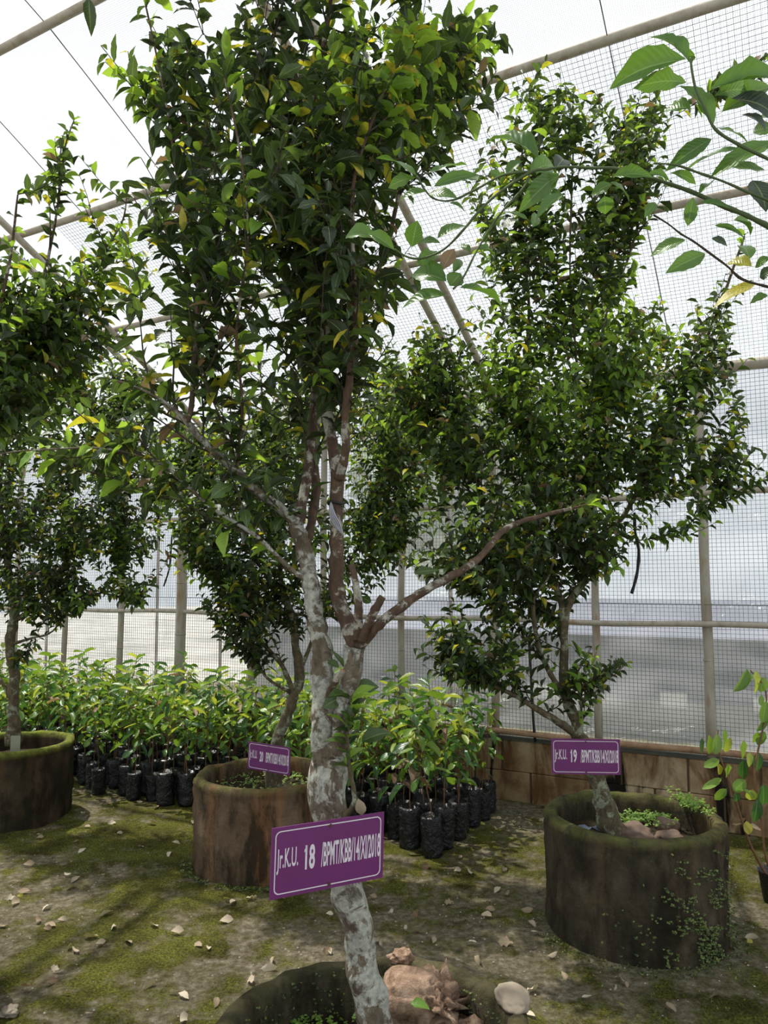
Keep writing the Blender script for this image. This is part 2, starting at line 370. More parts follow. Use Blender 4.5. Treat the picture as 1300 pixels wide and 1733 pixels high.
# posts, rails
POST_T = [-1.0, -0.25, 0.47, 1.15, 1.86, 2.6, 3.3, 4.01, 4.77, 5.54, 6.3, 7.05, 7.8, 8.6]
for t in POST_T:
    big = abs(t - 4.77) < 0.01
    r = 0.046 if big else random.uniform(0.024, 0.030)
    top = EAVE; z0 = 0.43
    pts = [wall_pt(t + 0.004 * math.sin(i * 2.1 + t), 0.012 + (0.03 if big else 0), z0 + (top - z0) * i / 8) for i in range(9)]
    b = MB(); b.tube(pts, [r * (1.04 if i in (0, 3, 6) else 1) for i in range(9)], 10)
    for zz in (0.95, 1.45, 1.95):                       # joints
        zz += random.uniform(-0.12, 0.12); b.tube([wall_pt(t, 0.012 + (0.03 if big else 0), zz), wall_pt(t, 0.012 + (0.03 if big else 0), zz + 0.01)], [r * 1.07] * 2, 10)
    put('post', b.mesh('post', BAMBOO, True), wall)
for t in (2.22, 4.4, 5.15, 6.65):                         # thinner slats outside the plastic
    b = MB(); b.bar(wall_pt(t, -0.06, 0.44), wall_pt(t + 0.02, -0.06, EAVE), 0.024, 0.015, WN); put('batten', b.mesh('batten', RUST), wall)
def rail(z, r, m, s=0.045, sag=0.006, nm='rail', par=wall):
    pts = [wall_pt(T0 + (T1 - T0) * i / 48, s, z + sag * math.sin(i * 0.9)) for i in range(49)]
    b = MB(); b.tube(pts, [r] * 49, 10); put(nm, b.mesh(nm, m, True), par)
rail(1.235, 0.0185, PIPE, 0.05); rail(2.05, 0.02, PIPE, 0.05); rail(0.47, 0.021, RUST, 0.055, 0.004); rail(EAVE, 0.036, PIPE, 0.03)
# wire mesh, square cells of one inch
mb = MB(); CELL = 0.0255; ww = 0.0019
n = int((T1 - T0) / CELL)
for i in range(n + 1):
    t = T0 + i * CELL; j = 0.002 * math.sin(i * 1.7)
    mb.bar(wall_pt(t + j, 0.0, 0.43), wall_pt(t - j, 0.0, 1.36), ww, ww, WN); mb.bar(wall_pt(t + 0.009 + j, 0.002, 1.36), wall_pt(t + 0.009 - j, 0.002, EAVE), ww, ww, WN)
z = 0.44
while z < EAVE:
    mb.bar(wall_pt(T0, 0.0, z), wall_pt((T0 + T1) / 2, 0.0, z + 0.004), ww, ww); mb.bar(wall_pt((T0 + T1) / 2, 0.0, z + 0.004), wall_pt(T1, 0.0, z - 0.002), ww, ww); z += CELL
mb.bar(wall_pt(T0, 0.003, 1.355), wall_pt(T1, 0.003, 1.36), 0.004, 0.004)
put('wire_mesh', mb.mesh('wire_mesh', WIRE), wall, kind='stuff')
def wall_sheet(u, v):
    t = T0 + (T1 - T0) * u; z = 0.44 + (EAVE - 0.44) * v
    return wall_pt(t, -0.03 - 0.022 * noise.noise(Vector((t * 1.3, z * 3.5, 0))) - 0.012 * noise.noise(Vector((t * 5, z * 9, 4))), z)
grid_sheet('plastic_sheet', wall_sheet, 160, 50, SHEET, wall)

# roof
def purlin(s, r):
    pts = [wall_pt(T0 + (T1 - T0) * i / 40, s, roof_h(s) - 0.02 + 0.006 * math.sin(i * 0.7 + s)) for i in range(41)]
    b = MB(); b.tube(pts, [r] * 41, 10); put('purlin', b.mesh('purlin', PIPE, True), ceil_)
for s in (1.12, 1.95, 2.82, 4.0, 5.18, 6.05, 6.9, 8.0): purlin(s, 0.023)
def roof_pts(t, off, s1=8.0, n=34): return [wall_pt(t, s1 * i / n, roof_h(s1 * i / n) - off) for i in range(n + 1)]
for t in (-0.9, 1.82, 4.5, 7.2):
    for dt, r in ((0, 0.024), (0.17, 0.024)):
        pp = roof_pts(t + dt, 0.07); b = MB(); b.tube(pp, [r] * len(pp), 8); put('rafter', b.mesh('rafter', PIPE, True), ceil_)
STRING = simple('grey_string', (0.10, 0.10, 0.10), 0.8, 0.2, 0.2, 40)
for t in (0.6, 3.15, 3.9, 5.6, 6.4):
    pp = roof_pts(t, 0.02, 4.0, 20); b = MB(); b.tube(pp, [0.0028] * len(pp), 4); put('roof_wire', b.mesh('roof_wire', STRING), ceil_)
mb = MB()
i = 0; t = T0
while t < 4.2:                                             # lower strip of wire mesh on the roof
    pp = [(0.0, EAVE), (1.12, 3.46), (1.95, 3.87)]
    for a, b_ in zip(pp, pp[1:]): mb.bar(wall_pt(t, a[0], a[1] - 0.012), wall_pt(t, b_[0], b_[1] - 0.012), 0.0013, 0.0013, WN)
    t += CELL
s = 0.02
while s < 1.95:
    mb.bar(wall_pt(T0, s, roof_h(s) - 0.014), wall_pt(4.2, s, roof_h(s) - 0.014), 0.0013, 0.0013); s += CELL * 0.9
put('roof_wire_mesh', mb.mesh('roof_wire_mesh', WIRE), ceil_, kind='stuff')
def roof_sheet(u, v):
    t = T0 + (T1 - T0) * u; s = 8.0 * v
    return wall_pt(t, s, roof_h(s) + 0.012 + 0.02 * noise.noise(Vector((t * 1.1, s * 1.5, 7))))
grid_sheet('roof_net', roof_sheet, 90, 60, NET, ceil_, T1 - T0, 9.2)

# ---------------------------------------------------------------- outside, seen dimly through the plastic
m, nt, out = mat('outside_ground'); f = noise_fac(nt, 0.8, 5); c = ramp(nt, f, [(0.3, (0.22, 0.22, 0.20)), (0.7, (0.42, 0.40, 0.37))]); principled(nt, out, c, 0.95)
b = MB(); b.box(wall_pt(3.5, -16.5, -0.13), WD * 30, WN * 16, Vector((0, 0, 0.1))); og = put('outside_yard', b.mesh('outside_yard', m)); og['kind'] = 'structure'
m = simple('outside_wall_paint', (0.12, 0.125, 0.15), 0.9, 0.1, 0.15, 0.8, 0)
shed = empty('shed', wall_pt(1.0, -4.0, 0)); tag(shed, 'long grey shed outside, seen dimly through the plastic wall', 'building')
def rel(o, b, nm, mt):
    me = b.mesh(nm, mt); me.transform(Matrix.Translation(-Vector(o.location))); return put(nm, me, o)
b = MB(); b.box(wall_pt(1.0, -4.0, 0.67), WD * 5.2, WN * 1.2, Vector((0, 0, 0.33))); rel(shed, b, 'shed_wall', m)
b = MB(); b.box(wall_pt(1.0, -4.0, 0.16), WD * 5.25, WN * 1.24, Vector((0, 0, 0.19))); rel(shed, b, 'plinth', simple('pale_plinth', (0.45, 0.44, 0.40), 0.9, 0.1, 0.3, 1.2, 0))
b = MB(); q_ = [wall_pt(-4.5, -2.6, 0.97), wall_pt(6.5, -2.6, 0.97), wall_pt(6.5, -4.0, 1.3), wall_pt(-4.5, -4.0, 1.3), wall_pt(6.5, -5.4, 0.97), wall_pt(-4.5, -5.4, 0.97)]
b.v += [tuple(v) for v in q_]
b.f += [[0, 1, 2, 3], [3, 2, 4, 5], [0, 3, 5], [1, 4, 2], [0, 5, 4, 1]]; b.m += [0] * 5
rel(shed, b, 'shed_roof', simple('shed_roof_tin', (0.11, 0.12, 0.16), 0.7, 0.3, 0.3, 0.9, 0))
for (t, w) in ((0.05, 0.30), (-0.85, 0.17), (1.05, 0.12), (2.2, 0.3)):
    b = MB(); b.box(wall_pt(t, -2.78, 0.36), WD * w, WN * 0.03, Vector((0, 0, 0.07))); rel(shed, b, 'window', simple('pale_window', (0.9, 0.9, 0.87), 0.6, 0.2, 0.05, 2, 0))
m1 = simple('far_foliage', (0.20, 0.26, 0.12), 0.95, 0.05, 0.4, 1.4, 0)
for k, (t, s, hh, r, lab) in enumerate(((6.5, -11, 4.5, 2.4, 'blurred green tree beyond the plastic wall, behind the left seedlings'), (-6.0, -14, 4.0, 2.8, 'blurred green tree outside at the far right beyond the shed'))):
    q = empty('distant_tree', wall_pt(t, s, 0)); tag(q, lab, 'tree')
    b = MB(); b.tube([(0, 0, -0.03), (0.1, 0, hh * 0.5)], [0.16, 0.1], 8); put('trunk', b.mesh('trunk', BARK), q)
    me = bpy.data.meshes.new('crown')
    import bmesh
    bm = bmesh.new(); bmesh.ops.create_icosphere(bm, subdivisions=4, radius=r)
    for vv in bm.verts: vv.co *= 1 + 0.35 * noise.fractal(vv.co * 1.2 + Vector((k * 5, 0, 0)), 0.7, 2, 5); vv.co.z = vv.co.z * 0.85 + hh * 0.5 + r * 0.6
    bm.to_mesh(me); bm.free(); me.materials.append(m1); put('crown', me, q)

# ---------------------------------------------------------------- leaves
def leaf_template(kind):
    # along +Y, normal +Z, unit length, width ratio given per instance
    if kind == 'citrus': ts = [(0, .012), (.10, .20), (.28, .43), (.5, .5), (.7, .41), (.87, .2), (1, 0.0)]
    elif kind == 'oblong': ts = [(0, .015), (.10, .24), (.28, .46), (.55, .5), (.78, .42), (.92, .2), (1, 0.0)]
    else: ts = [(0, .03), (.2, .42), (.5, .5), (.8, .35), (1, 0.0)]
    return ts
def leaf_arrays(kind, fold=0.25, droop=0.18, twist=0.0, wave=0.0, pet=0.10, fine=False):
    ts = leaf_template(kind)
    if fine: return fine_leaf(ts, fold, droop, twist, wave, pet)
    V = []; UV = []; F = []
    V.append((-.012, -pet, 0)); V.append((.012, -pet, 0)); UV += [(0, 0), (0, 0)]
    for i, (t, w) in enumerate(ts):
        z = -droop * t * t; wv = wave * math.sin(i * 2.3)
        a = twist * t
        for sx in (-1, 0, 1):
            x = sx * w; zz = z + abs(x) * fold + sx * wv * w
            V.append((x * math.cos(a), t, zz + x * math.sin(a))); UV.append((sx, t))
    F.append((0, 1, 4, 3)); F.append((0, 3, 2)) if False else None
    for i in range(len(ts) - 1):
        o = 2 + i * 3
        if i == len(ts) - 2: F += [(o, o + 1, o + 4), (o + 1, o + 2, o + 4)]
        else: F += [(o, o + 1, o + 4, o + 3), (o + 1, o + 2, o + 5, o + 4)]
    n = len(V)
    V[-3] = V[-2]; V[-1] = V[-2]
    return np.array(V), [f for f in F if f], np.array(UV)
def fine_leaf(ts, fold, droop, twist, wave, pet):
    tt = [0, .05, .12, .2, .3, .4, .5, .6, .7, .8, .88, .95, 1.0]; A = [a for a, _ in ts]; B = [b for _, b in ts]
    sp_ = smooth_path([(a, b, 0) for a, b in ts], 6); A = [q[0] for q in sp_]; B = [max(0, q[1]) for q in sp_]
    V = []; UV = []; F = []
    V += [(-.012, -pet, 0), (.012, -pet, 0)]; UV += [(0, 0), (0, 0)]
    cols = (-1, -.55, 0, .55, 1); ph = random.uniform(0, 6)
    for i, t in enumerate(tt):
        w = float(np.interp(t, A, B)) * (1 + 0.05 * math.sin(t * 31 + ph)); z = -droop * (t - 0.2 * math.sin(math.pi * t)) * t; a = twist * t
        for c_ in cols:
            x = c_ * w; zz = z + abs(x) * fold - (c_ * c_) * w * fold * 0.35 + wave * w * c_ * c_ * math.sin(t * 17 + ph + (2 if c_ > 0 else 0))
            V.append((x * math.cos(a), t, zz + x * math.sin(a))); UV.append((c_, t))
    F.append((0, 1, 5, 3))
    for i in range(len(tt) - 1):
        for j in range(4):
            o = 2 + i * 5 + j; F.append((o, o + 1, o + 6, o + 5))
    return np.array(V), F, np.array(UV)
def variants(kind, n, **kw):
    out = []
    for i in range(n):
        out.append(leaf_arrays(kind, fold=random.uniform(0.1, 0.5), droop=random.uniform(0.05, 0.38), twist=random.uniform(-0.5, 0.5), wave=random.uniform(-0.12, 0.12), **kw))
    return out
V_CIT = variants('citrus', 6); V_OBL = variants('oblong', 6); V_WEED = variants('round', 3, pet=0.3)
V_FORE = variants('citrus', 8, fine=True)
V_LIT = [leaf_arrays('citrus', random.uniform(.05, .3), random.uniform(-.1, .25), random.uniform(-1.2, 1.2), random.uniform(-.3, .3), fine=True) for _ in range(6)]
def frame(d, nrm, L, W):
    d = d.normalized(); x = d.cross(nrm); x = x.normalized() if x.length > 1e-4 else d.orthogonal().normalized()
    z = x.cross(d)
    return Matrix(((x.x * W, d.x * L, z.x * L, 0), (x.y * W, d.y * L, z.y * L, 0), (x.z * W, d.z * L, z.z * L, 0), (0, 0, 0, 1)))
_lm = {}
def leaf_mesh(vs, vi, m, tagname):
    key = (tagname, vi, m.name)
    if key not in _lm:
        V, F, UV = vs[vi]; me = bpy.data.meshes.new('leaf'); me.from_pydata([tuple(v) for v in V], [], F)
        l = me.uv_layers.new(name='UVMap'); co = []
        for f in F:
            for k in f: co += [UV[k][0], UV[k][1]]
        l.data.foreach_set('uv', co); me.materials.append(m); me.polygons.foreach_set('use_smooth', [True] * len(F)); _lm[key] = me
    return _lm[key]
class Leaves:                        # records: (pos, matrix, variant index, material index)
    def __init__(s, vs, nm, mats): s.vs = vs; s.nm = nm; s.mats = mats; s.r = []
    def add(s, pos, d, nrm, L, W, mi): s.r.append((Vector(pos), frame(Vector(d), Vector(nrm), L, W), random.randrange(len(s.vs)), mi, L))
    def joined(s, recs, name, parent, kind='stuff'):
        if not recs: return
        AV = []; AF = []; AM = []; AU = []; off = 0
        for p, M, vi, mi, L in recs:
            V, F, UV = s.vs[vi]; A = np.array(M.to_3x3()); W = V @ A.T + np.array(p); AV.append(W)
            for f in F: AF.append([k + off for k in f]); AM.append(mi); AU.extend(UV[list(f)].ravel().tolist())
            off += len(V)
        me = bpy.data.meshes.new(name); me.from_pydata(np.concatenate(AV).tolist(), [], AF)
        l = me.uv_layers.new(name='UVMap'); l.data.foreach_set('uv', AU)
        for m in s.mats: me.materials.append(m)
        me.polygons.foreach_set('material_index', AM); me.polygons.foreach_set('use_smooth', [True] * len(AF))
        return put(name, me, parent, kind=kind)
    def single(s, rec, parent, name='leaf'):
        p, M, vi, mi, L = rec
        o = put(name, leaf_mesh(s.vs, vi, s.mats[mi], s.nm), parent); o.matrix_local = Matrix.Translation(p) @ M; return o
    def finish(s, parent, limit=300, origin=Vector((0, 0, 0))):
        def score(r):
            w = r[0] + origin - CAM; dy = w.y * cp + w.z * sp
            if dy < 0.2: return 0
            px = 650 + FPX * w.x / dy; py = 867 - FPX * (w.z * cp - w.y * sp) / dy
            if not (5 < px < 1295 and 5 < py < 1728): return 0
            return r[4] / dy
        order = sorted(s.r, key=score, reverse=True)
        for r in order[:limit]: s.single(r, parent)
        s.joined(order[limit:], 'foliage', parent)

# ---------------------------------------------------------------- trees
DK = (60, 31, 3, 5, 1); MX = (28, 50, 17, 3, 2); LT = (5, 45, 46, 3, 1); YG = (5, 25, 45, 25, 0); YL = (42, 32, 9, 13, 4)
class Tree:
    def __init__(s, base, label, mats, leafL, seed, twigm=TWIG, bark=BARK, shoot=1.0):
        s.base = Vector(base); s.o = empty('potted_citrus_tree', s.base); tag(s.o, label, 'tree')
        s.nodes = []; s.rad = []; s.L = Leaves(V_CIT, 'cit', mats); s.leafL = leafL; s.tw = MB(); s.twm = twigm; s.bark = bark; s.shoot = shoot
        random.seed(seed)
    def limb(s, pts, name='branch', m=None, n=12, k=5, cut=False):
        # pts: (px, py, Y, width in px)
        w = []
        for (x, y, Y, d) in pts:
            q = P(x, y, Y); w.append((q.x - s.base.x, q.y - s.base.y, q.z - s.base.z, d * 0.5 * Y / FPX))
        w = smooth_path(w, k)
        pts = []
        for i, q in enumerate(w):
            j = noise.noise_vector(Vector(q[:3]) * 9) * q[3] * 0.35 if 0 < i < len(w) - 1 else Vector((0, 0, 0)); pts.append(Vector(q[:3]) + j)
        rs = [max(q[3], 0.0015) for q in w]
        b = MB(); b.tube(pts, rs, n, bump=0.35)
        ms = [m or s.bark]
        if cut: ms.append(CUT); b.m[-1] = 1
        put(name, b.mesh(name, ms, True), s.o)
        for i, (q, r) in enumerate(zip(pts, rs)):
            s.nodes.append(tuple(q)); s.rad.append(r)
            if s.shoot and r < 0.0055:                 # thin shoots carry leaves of their own
                tg = (pts[min(i + 1, len(pts) - 1)] - pts[max(i - 1, 0)]).normalized()
                for _ in range(2):
                    a = random.uniform(0, 6.28); rad = Matrix.Rotation(a, 3, tg) @ tg.orthogonal().normalized(); L = s.leafL * random.uniform(0.5, 0.95)
                    s.L.add(q, rad + tg * 0.6, Vector((random.uniform(-.5, .5), random.uniform(-.5, .5), 1)), L, L * 0.4, random.choice((0, 1, 1, 2)))
    def twig(s, a, tgt, r0, col, nl, up=0.35, Lf=1.0, small_tip=False):
        a = Vector(a); d = tgt - a; D = d.length
        if D < 0.03: return
        side = Vector((random.uniform(-1, 1), random.uniform(-1, 1), random.uniform(-0.3, 0.3))) * 0.12 * D
        mid = a + d * 0.5 + side - Vector((0, 0, D * up * 0.35)); n = max(4, int(D / 0.05))
        pts = []
        for i in range(n + 1):
            t = i / n; pts.append(a * (1 - t) ** 2 + mid * 2 * t * (1 - t) + tgt * t * t + noise.noise_vector((a + d * t) * 11) * 0.008)
        rs = [r0 + (0.0011 - r0) * (i / n) for i in range(n + 1)]
        s.tw.tube(pts, rs, 5, cap=False)
        for q, r in zip(pts[1:], rs[1:]):
            s.nodes.append(tuple(q)); s.rad.append(r)
        seg = min(D, random.uniform(0.28, 0.6) * Lf); length = D; ang = random.uniform(0, 6.28)
        if nl is None: nl = max(4, int(seg / (s.leafL * 0.36)) + random.randint(0, 3))
        if random.random() < 0.12: col = YG if random.random() < 0.3 else LT
        for k in range(nl):
            q = length - seg * (k / nl) ** 0.9 if nl > 1 else length
            t = max(0.02, q / length); i = min(n - 1, int(t * n)); p = pts[i].lerp(pts[i + 1], t * n - i); tg = (pts[i + 1] - pts[i]).normalized()
            ang += 2.4; x = tg.orthogonal().normalized(); rad = Matrix.Rotation(ang, 3, tg) @ x
            dd = rad * 0.8 + tg * random.uniform(0.1, 0.8) + Vector((0, 0, random.uniform(-0.55, 0.12)))
            nr = Vector((random.uniform(-.5, .5), random.uniform(-.5, .5), 1.0)) + tg * 0.5
            L = s.leafL * random.uniform(0.6, 1.2) * (0.75 if k < 2 else 1.0); W = L * random.uniform(0.31, 0.44)
            s.L.add(p, dd, nr, L, W, random.choices(range(len(s.L.mats)), weights=col)[0])
    def grow(s, blobs, mul=1.0):
        tg = []
        for (cx, cy, Y, rx, ry, dY, n, col, *ex) in blobs:
            for _ in range(int(round(n * mul))):
                while True:
                    u = Vector([random.uniform(-1, 1) for _ in range(3)])
                    if u.length <= 1: break
                u = u * random.choice((0.8, 1.0, 1.1, 1.35))
                Yt = Y + u.y * dY; q = P(cx + u.x * rx, cy + u.z * ry, Yt)
                sr = 5.14 - q.dot(WN)
                if sr < 0.12: q = q - WN * (0.12 - sr)
                sr = max(5.14 - q.dot(WN), 0.1); q.z = min(q.z, roof_h(sr) - 0.14)
                tg.append((q - s.base, col))
        arr = np.array(s.nodes)
        T = np.array([tuple(t[0]) for t in tg])
        d = np.sqrt(((T[:, None, :] - arr[None]) ** 2).sum(-1)).min(1)
        for i in np.argsort(d):
            t, col = tg[i]; A = np.array(s.nodes); df = np.array(t) - A; dist = np.sqrt((df ** 2).sum(-1))
            cost = np.abs(dist - 0.24) * np.where(dist < 0.24, 0.8, 1.0) + 1.1 * np.maximum(0, -df[:, 2] + 0.10)
            j = int(np.argmin(cost)); r0 = min(s.rad[j] * 0.8, 0.0018 + 0.006 * dist[j]); r0 = max(r0, 0.0014)
            s.twig(s.nodes[j], t, r0, col, None)
    def explicit(s, lst, Y, mi=0, wr=1.0):
        for (bx, by, tx, ty, w) in lst: add_px_leaf(s.L, bx, by, tx, ty, w, Y, mi, s.base)
    def done(s):
        put('twigs', s.tw.mesh('twigs', s.twm, True), s.o, kind='stuff')
        s.L.finish(s.o, 300, s.base)
def add_px_leaf(LV, bx, by, tx, ty, w, Y, mi, base, tilt=0.35, dy=None):
    dy = random.uniform(-0.02, 0.02) if dy is None else dy
    a = P(bx, by, Y); b = P(tx, ty, Y + dy); d = b - a
    nr = Vector((random.uniform(-tilt, tilt), -1, random.uniform(0.1, 0.75)))
    LV.add(a - Vector(base), d, nr, d.length, w * Y / FPX * 1.14, mi)

# soil levels / pots
POTC = [((-0.03, 1.98), 0.40, 0.392), ((1.10, 3.46), 0.48, 0.385), ((-0.64, 4.24), 0.47, 0.385), ((-2.42, 5.02), 0.47, 0.385), ((-1.82, 2.78), 0.45, 0.385), ((1.74, 1.20), 0.42, 0.385)]
PL = ['sunken concrete ring planter in front, around the nearest tree and the wood stump',
      'round concrete planter at right, covered with creeping weeds, stones on its soil',
      'round concrete planter in the middle distance with rusty brown streaks',
      'dark round concrete planter at the left edge with green mossy rim',
      'concrete ring planter just outside the left edge of the photo',
      'concrete ring planter just outside the right edge of the photo']
CM = [concrete_mat('concrete_front', (0.04, 0.035, 0.02), (0.13, 0.11, 0.07), (0.12, 0.10, 0.05), (0.05, 0.05, 0.015), 0.5, 0.40),
      concrete_mat('concrete_right', (0.026, 0.022, 0.015), (0.10, 0.08, 0.05), (0.12, 0.08, 0.045), (0.12, 0.13, 0.03), 0.6, 0.48),
      concrete_mat('concrete_middle', (0.09, 0.06, 0.035), (0.20, 0.14, 0.09), (0.30, 0.13, 0.05), (0.13, 0.14, 0.03), 0.5, 0.47),
      concrete_mat('concrete_left', (0.022, 0.018, 0.012), (0.075, 0.055, 0.033), (0.11, 0.065, 0.033), (0.20, 0.24, 0.03), 0.8, 0.47)]
SOIL = simple('dark_soil', (0.035, 0.028, 0.018), 1.0, 0.05, 0.5, 40, 1.0)
for i, ((x, y), h, R) in enumerate(POTC):
    o = empty('concrete_planter', (x, y, 0)); tag(o, PL[i], 'planter')
    ri = R - (0.055 if i != 1 else 0.062)
    prof = [(R * 0.985, -0.03), (R * 0.99, 0.05)] + [(R * 0.985, h * k / 22) for k in range(3, 21)] + [(R, h - 0.03), (R * 0.99, h - 0.008), (R - 0.02, h), (ri + 0.014, h), (ri, h - 0.012), (ri - 0.004, h - 0.05), (ri - 0.005, h - 0.13), (ri - 0.006, h - 0.2)]
    b = MB(); b.lathe(prof, 110, 0.017, i * 7)
    put('planter_ring', b.mesh('planter_ring', CM[min(i, 3)], True), o)
    b = MB(); hs = h - (0.115 if i else 0.17)
    b.v.append((0, 0, hs + 0.03)); n = 40
    for q in range(1, 7):
        for k in range(n):
            a = 6.2832 * k / n; r = (ri + 0.004) * q / 6
            b.v.append((r * math.cos(a), r * math.sin(a), hs + 0.03 * (1 - q / 6) + 0.016 * noise.noise(Vector((r * math.cos(a) * 9, r * math.sin(a) * 9, i)))))
    for k in range(n): b.f.append([0, 1 + k, 1 + (k + 1) % n]); b.m.append(0)
    for q in range(5):
        for k in range(n): b.f.append([1 + q * n + k, 1 + (q + 1) * n + k, 1 + (q + 1) * n + (k + 1) % n, 1 + q * n + (k + 1) % n]); b.m.append(0)
    put('soil', b.mesh('soil', SOIL, True), o)

CMATS = [L_DARK, L_MID, L_BRIGHT, L_YELLOW, L_BROWN]

# --- tree in the nearest planter
Y0 = 1.93
t = Tree((-0.02, Y0, 0.24), 'tallest nearest citrus tree with pale lichen trunk and broad dark crown', CMATS, 0.070, 5)
t.L = Leaves(V_FORE, 'fore', CMATS)
t.limb([(645, 1790, Y0, 58), (638, 1733, Y0, 56), (622, 1660, Y0, 54), (606, 1590, Y0, 50), (592, 1530, Y0 - .01, 49), (574, 1470, Y0 - .01, 50), (562, 1420, Y0, 52), (555, 1370, Y0, 54), (556, 1320, Y0, 58), (560, 1280, Y0, 60)], 'trunk', BARK_PALE, 18)
t.limb([(554, 1300, Y0, 48), (546, 1240, Y0, 40), (549, 1180, Y0, 40), (547, 1130, Y0, 38), (541, 1085, Y0, 33), (531, 1035, Y0, 30), (524, 980, Y0, 28), (512, 925, Y0 + .02, 27), (500, 880, Y0 + .03, 26)], 'trunk', BARK_PALE, 14)
t.limb([(566, 1300, Y0, 40), (577, 1240, Y0 - .02, 35), (588, 1180, Y0 - .03, 32), (599, 1130, Y0 - .03, 31), (602, 1095, Y0 - .03, 34)], 'trunk', BARK_PALE, 14)
t.limb([(603, 1100, Y0 - .03, 28), (588, 1060, Y0, 27), (572, 1020, Y0, 26), (567, 950, Y0, 25), (569, 870, Y0 + .01, 23), (572, 805, Y0 + .01, 24)], 'branch', BARK, 14)
t.limb([(572, 815, Y0 + .01, 20), (562, 750, Y0 + .03, 19), (554, 700, Y0 + .04, 19), (556, 640, Y0 + .04, 17), (551, 560, Y0 + .06, 16), (548, 480, Y0 + .08, 15), (533, 400, Y0 + .1, 13), (545, 320, Y0 + .12, 11), (525, 220, Y0 + .12, 10), (540, 110, Y0 + .12, 8), (560, 0, Y0 + .1, 7), (550, -140, Y0 + .1, 5)], 'branch', BARK, 10)
t.limb([(573, 812, Y0, 18), (586, 760, Y0 - .03, 15), (585, 700, Y0 - .05, 14), (592, 640, Y0 - .06, 14), (601, 560, Y0 - .07, 11), (600, 480, Y0 - .08, 9), (597, 400, Y0 - .1, 8), (600, 300, Y0 - .12, 7), (640, 180, Y0 - .12, 6), (690, 60, Y0 - .1, 5), (720, -80, Y0, 4)], 'branch', BARK, 10)
t.limb([(606, 1095, Y0 - .03, 22), (622, 1078, Y0 - .05, 18), (650, 1052, Y0 - .08, 17), (700, 1012, Y0 - .05, 16), (755, 980, Y0, 14), (810, 945, Y0 + .1, 12), (845, 905, Y0 + .2, 11), (880, 884, Y0 + .25, 9), (940, 868, Y0 + .3, 7), (1000, 853, Y0 + .35, 4)], 'branch', BARK, 10)
t.limb([(606, 1085, Y0 - .05, 16), (606, 1045, Y0 - .05, 15), (603, 1000, Y0 - .06, 13), (594, 955, Y0 - .06, 11)], 'branch', BARK, 10, cut=True)
t.limb([(612, 1085, Y0 - .06, 15), (625, 1055, Y0 - .08, 15), (637, 1030, Y0 - .09, 14), (648, 1010, Y0 - .1, 12)], 'branch', BARK, 10, cut=True)
t.limb([(503, 890, Y0 + .03, 20), (513, 846, Y0 + .04, 18), (526, 750, Y0 + .08, 15), (534, 650, Y0 + .1, 14), (527, 560, Y0 + .12, 13), (517, 480, Y0 + .14, 12), (511, 380, Y0 + .15, 10), (480, 250, Y0 + .17, 8), (455, 120, Y0 + .2, 7), (470, 0, Y0 + .2, 5), (430, -130, Y0 + .2, 4)], 'branch', BARK, 10)
t.limb([(516, 930, Y0 + .02, 18), (530, 880, Y0 + .1, 16), (535, 820, Y0 + .16, 15), (531, 760, Y0 + .22, 13), (560, 620, Y0 + .35, 10), (640, 460, Y0 + .45, 8), (680, 300, Y0 + .5, 6), (690, 150, Y0 + .5, 4)], 'branch', BARK, 10)
t.limb([(503, 885, Y0 + .02, 18), (470, 857, Y0, 16), (435, 832, Y0 - .03, 15), (398, 798, Y0 - .06, 14), (352, 755, Y0 - .1, 13), (315, 712, Y0 - .13, 12), (290, 690, Y0 - .15, 8), (240, 660, Y0 - .2, 5), (180, 640, Y0 - .2, 3)], 'branch', BARK_PALE, 10)
t.limb([(318, 715, Y0 - .13, 10), (325, 680, Y0 - .14, 9), (330, 600, Y0 - .15, 8), (333, 520, Y0 - .15, 7), (331, 440, Y0 - .12, 6), (300, 300, Y0 - .1, 5), (285, 200, Y0 - .1, 4), (262, 80, Y0 - .1, 3.5), (240, -20, Y0 - .1, 3)], 'branch', BARK, 8)
t.limb([(400, 800, Y0 - .06, 8), (404, 760, Y0 - .08, 6), (410, 680, Y0 - .12, 5), (400, 560, Y0 - .2, 5), (420, 420, Y0 - .25, 4), (410, 280, Y0 - .3, 4), (380, 130, Y0 - .3, 3)], 'branch', BARK, 8)
t.limb([(524, 985, Y0, 9), (490, 962, Y0 - .03, 8), (430, 905, Y0 - .08, 7), (370, 868, Y0 - .1, 6), (330, 835, Y0 - .12, 6), (270, 785, Y0 - .15, 5), (180, 760, Y0 - .18, 4), (60, 762, Y0 - .2, 3), (-10, 770, Y0 - .2, 2)], 'branch', BARK_PALE, 8)
t.limb([(552, 1195, Y0, 16), (565, 1160, Y0 - .05, 12), (580, 1135, Y0 - .08, 9)], 'branch', BARK, 8, cut=True)
t.limb([(562, 1400, Y0, 18), (590, 1375, Y0 - .04, 11), (600, 1352, Y0 - .05, 9), (592, 1300, Y0 - .05, 7), (588, 1240, Y0 - .06, 6), (598, 1215, Y0 - .06, 4), (592, 1180, Y0 - .06, 3)], 'branch', BARK_MOSS, 8)
